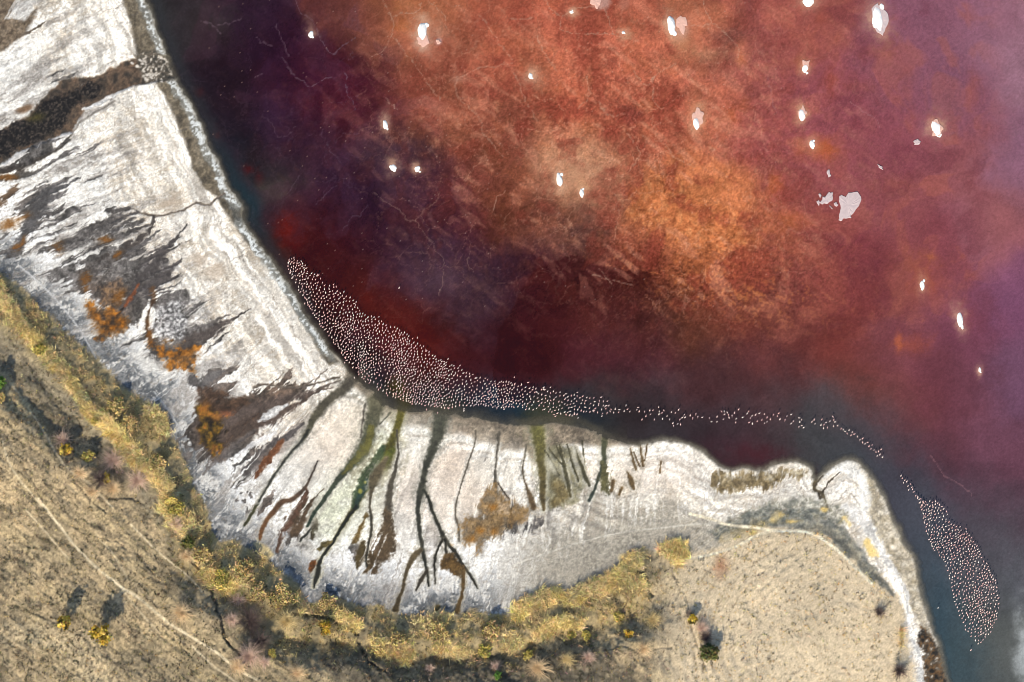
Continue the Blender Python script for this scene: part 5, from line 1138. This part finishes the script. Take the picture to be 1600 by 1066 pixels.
SHRUBS = [ # look, x, y, radius px, height m, label
 ('L yellow grey',105,970,12,5.6,'smaller of two yellow leaved trees throwing long shadows on the bare hill'),
 ('L yellow grey',163,987,16,6.6,'larger of two yellow leaved trees throwing long shadows on the bare hill'),
 ('L green grey',1,598,10,2.4,'vivid green bush cut by the left edge of the picture'),
 ('L straw beige',2,622,8,1.6,'straw coloured bush just below the vivid green one at the left edge'),
 ('L lime grey',62,545,10,1.8,'pale green bush at the upper end of the yellow grass strip'),
 ('L lime grey',150,656,5,1.4,'small green bush beside the yellow grass strip, halfway down'),
 ('T pink',100,688,15,2.0,'bare pink shrub at the upper left of the hillside thicket'),
 ('L yellow pink',104,703,10,1.8,'low yellow leaved bush below the upper left pink shrub of the thicket'),
 ('T pink',178,718,18,2.6,'widest bare pink shrub, at the top of the hillside thicket'),
 ('L lime pink',140,714,9,1.7,'yellow green bush between two bare pink shrubs in the thicket'),
 ('T pink',216,750,19,2.4,'bare pink shrub at the right end of the hillside thicket'),
 ('T beige',126,738,13,1.6,'pale beige shrub at the lower left of the hillside thicket'),
 ('T dark',158,748,16,2.0,'dark leafless shrub in the middle of the hillside thicket'),
 ('L yellow dark',166,748,9,1.6,'yellow bush growing in front of the dark leafless shrub'),
 ('T beige',178,762,15,1.7,'beige shrub along the bottom of the hillside thicket'),
 ('T beige',146,768,12,1.4,'low beige shrub at the lowest corner of the hillside thicket'),
 ('L olive grey',184,636,14,2.4,'olive bush standing in the straw grass right of the yellow strip'),
 ('L olive straw',246,722,13,2.2,'olive bush beside the lower part of the yellow grass strip'),
 ('L olive straw',204,660,13,2.2,'olive green bush at the bend of the yellow grass strip'),
 ('L lime straw',274,790,15,2.4,'broad yellow green bush at the lower end of the yellow grass strip'),
 ('L dark grey',296,847,11,2.2,'small dark green bush between beige shrubs at the foot of the slope'),
 ('T pink',276,818,13,1.8,'pink twiggy shrub above the small dark green bush'),
 ('T beige',292,868,13,1.8,'beige twiggy shrub just below the small dark green bush'),
 ('T beige',284,956,19,1.5,'wide flat beige shrub alone on the open slope'),
 ('L olive grey',318,864,15,2.6,'olive bush at the inner corner of the grassy bank'),
 ('L lime straw',346,905,15,2.6,'bright yellow green bush lit at the upper edge of the shadowed hollow'),
 ('L olive straw',382,890,17,2.8,'tall olive bush right of the bright yellow green one'),
 ('T pink',374,936,12,2.0,'pink twiggy shrub at the head of the shadowed hollow'),
 ('T pink',362,968,13,2.0,'pink twiggy shrub at the left rim of the shadowed hollow'),
 ('T dark',392,968,26,2.6,'largest dark leafless shrub filling the shadowed hollow'),
 ('T dark',408,1000,18,2.2,'dark leafless shrub at the lower end of the shadowed hollow'),
 ('T pink',390,1024,22,2.0,'broad reddish pink shrub below the shadowed hollow'),
 ('T beige',372,1040,16,1.6,'pale pinkish shrub beside the footpath near the bottom edge'),
 ('L olive grey',404,926,15,2.6,'round olive bush above the shadowed hollow'),
 ('L olive grey',440,932,20,3.0,'largest olive bush, at the corner of the bank by the blue grey edge of the salt'),
 ('T straw',448,970,18,2.2,'straw coloured shrub with twigs radiating like a star'),
 ('L yellow grey',508,980,11,1.9,'yellow leaved bush right of the star shaped shrub'),
 ('L lime grey',425,1020,7,1.5,'small yellow green bush right of the broad reddish shrub'),
 ('T pink',414,1034,10,1.5,'small pinkish shrub below the small yellow green bush'),
 ('T beige',466,1050,14,1.6,'beige twiggy shrub near the bottom edge under the star shaped one'),
 ('L olive grey',510,940,14,2.2,'olive bush at the edge of the salt right of a dark gap'),
 ('L straw beige',592,1010,12,1.7,'straw bush at the left of the lower grass clumps'),
 ('L olive grey',622,1000,14,2.2,'olive bush among the lower grass clumps'),
 ('L olive grey',684,988,16,2.2,'olive bush in the middle of the straw grass under the stream ends'),
 ('L olive straw',770,985,15,2.0,'olive bush at the right end of the straw grass under the salt'),
 ('L lime grey',756,1016,11,1.7,'bright lime bush below the straw grass'),
 ('T pink',672,1044,8,1.4,'small pale pink shrub on the dark slope near the bottom edge'),
 ('T pink',774,1040,9,1.5,'reddish twiggy shrub left of the beige one at the bottom'),
 ('L green grey',777,1054,6,1.2,'small green bush beside the reddish twiggy shrub'),
 ('L lime grey',824,1022,8,1.6,'yellow green bush just above the wide beige shrub'),
 ('T beige',840,1043,20,1.8,'wide beige pink shrub near the bottom edge of the picture'),
 ('T straw',886,1030,12,1.6,'straw coloured twiggy shrub right of the wide beige one'),
 ('T pink',920,1027,12,1.6,'pink twiggy shrub in the lower middle'),
 ('L lime grey',893,991,7,1.3,'left one of two neighbouring lime bushes under the straw clump'),
 ('L lime grey',916,992,7,1.3,'right one of two neighbouring lime bushes under the straw clump'),
 ('L lime grey',967,963,8,1.4,'lime bush left of the rounded straw mound'),
 ('L yellow grey',981,990,7,1.3,'yellow green bush above the dark scar'),
 ('T beige',1006,1012,14,1.6,'beige shrub sitting in the middle of the dark scar'),
 ('T straw',1020,968,15,1.8,'large rounded straw grey shrub left of the gully'),
 ('L yellow pink',1082,967,8,2.0,'yellow bush at the upper end of the clump in the gully'),
 ('T pink',1096,980,11,1.9,'whitish pink shrub in the middle of the clump in the gully'),
 ('T dark',1102,996,12,2.0,'dark leafless shrub just above the round green tree in the gully'),
 ('L dark grey',1106,1015,15,3.2,'round dark green tree at the lower end of the gully'),
 ('T dark',1405,1048,14,2.2,'dark shrub at the bottom edge near the lake shore'),
 ('T dark',1374,956,10,1.0,'low dark brush patch near the right rim of the headland'),
 ('T grey',1076,958,7,1.2,'small greyish shrub at the top tip of the clump in the gully'),
]
for i, (lk_, x, y, rp, h, lab) in enumerate(SHRUBS):
    t = lk_.split(); h = h * 0.7 if t[1] == 'olive' else h; rad = rp * S; root = bpy.data.objects.new('tree' if h > 4 else 'shrub', None); COL.objects.link(root)
    root.location = ground_at(x, y); tag(root, lab, 'tree' if 'tree' in lab else 'shrub')
    if t[0] == 'L':
        q, f, c = leaves(rad, h, int(420 + 40 * rp), 700 + i, PAL[t[1]], size=0.18 + 0.014 * rp)
        link('crown', mesh_np('crown', q, f, M_LEAF, c, False), root)
        w, wf = twigs(rad * 0.7, h * 0.75, 26, 300 + i, 0.06, 0.0)
        link('branches', mesh_np('branches', w, wf, MT[t[2]], smooth=True), root)
        tr, tf = twigs(0.2, h * 0.5, 3, 333 + i, 0.11 if h > 4 else 0.07, -0.3)
        link('trunk', mesh_np('trunk', tr, tf, M_TWIG, smooth=True), root)
    else:
        w, wf = twigs(rad * 1.1, h * 0.8, int(80 + 11 * rp), 300 + i, 0.055, 0.10)
        link('branches', mesh_np('branches', w, wf, MT[t[1]], smooth=True), root)
        q, f, c = leaves(rad * 0.9, h * 0.8, int(9 * rp), 700 + i, [TW[t[1]]], size=0.12)
        link('dry_leaves', mesh_np('dry_leaves', q, f, M_LEAF, c, False), root)
        tr, tf = twigs(0.25, h * 0.4, 4, 333 + i, 0.06, -0.2)
        link('stem', mesh_np('stem', tr, tf, M_TWIG, smooth=True), root)
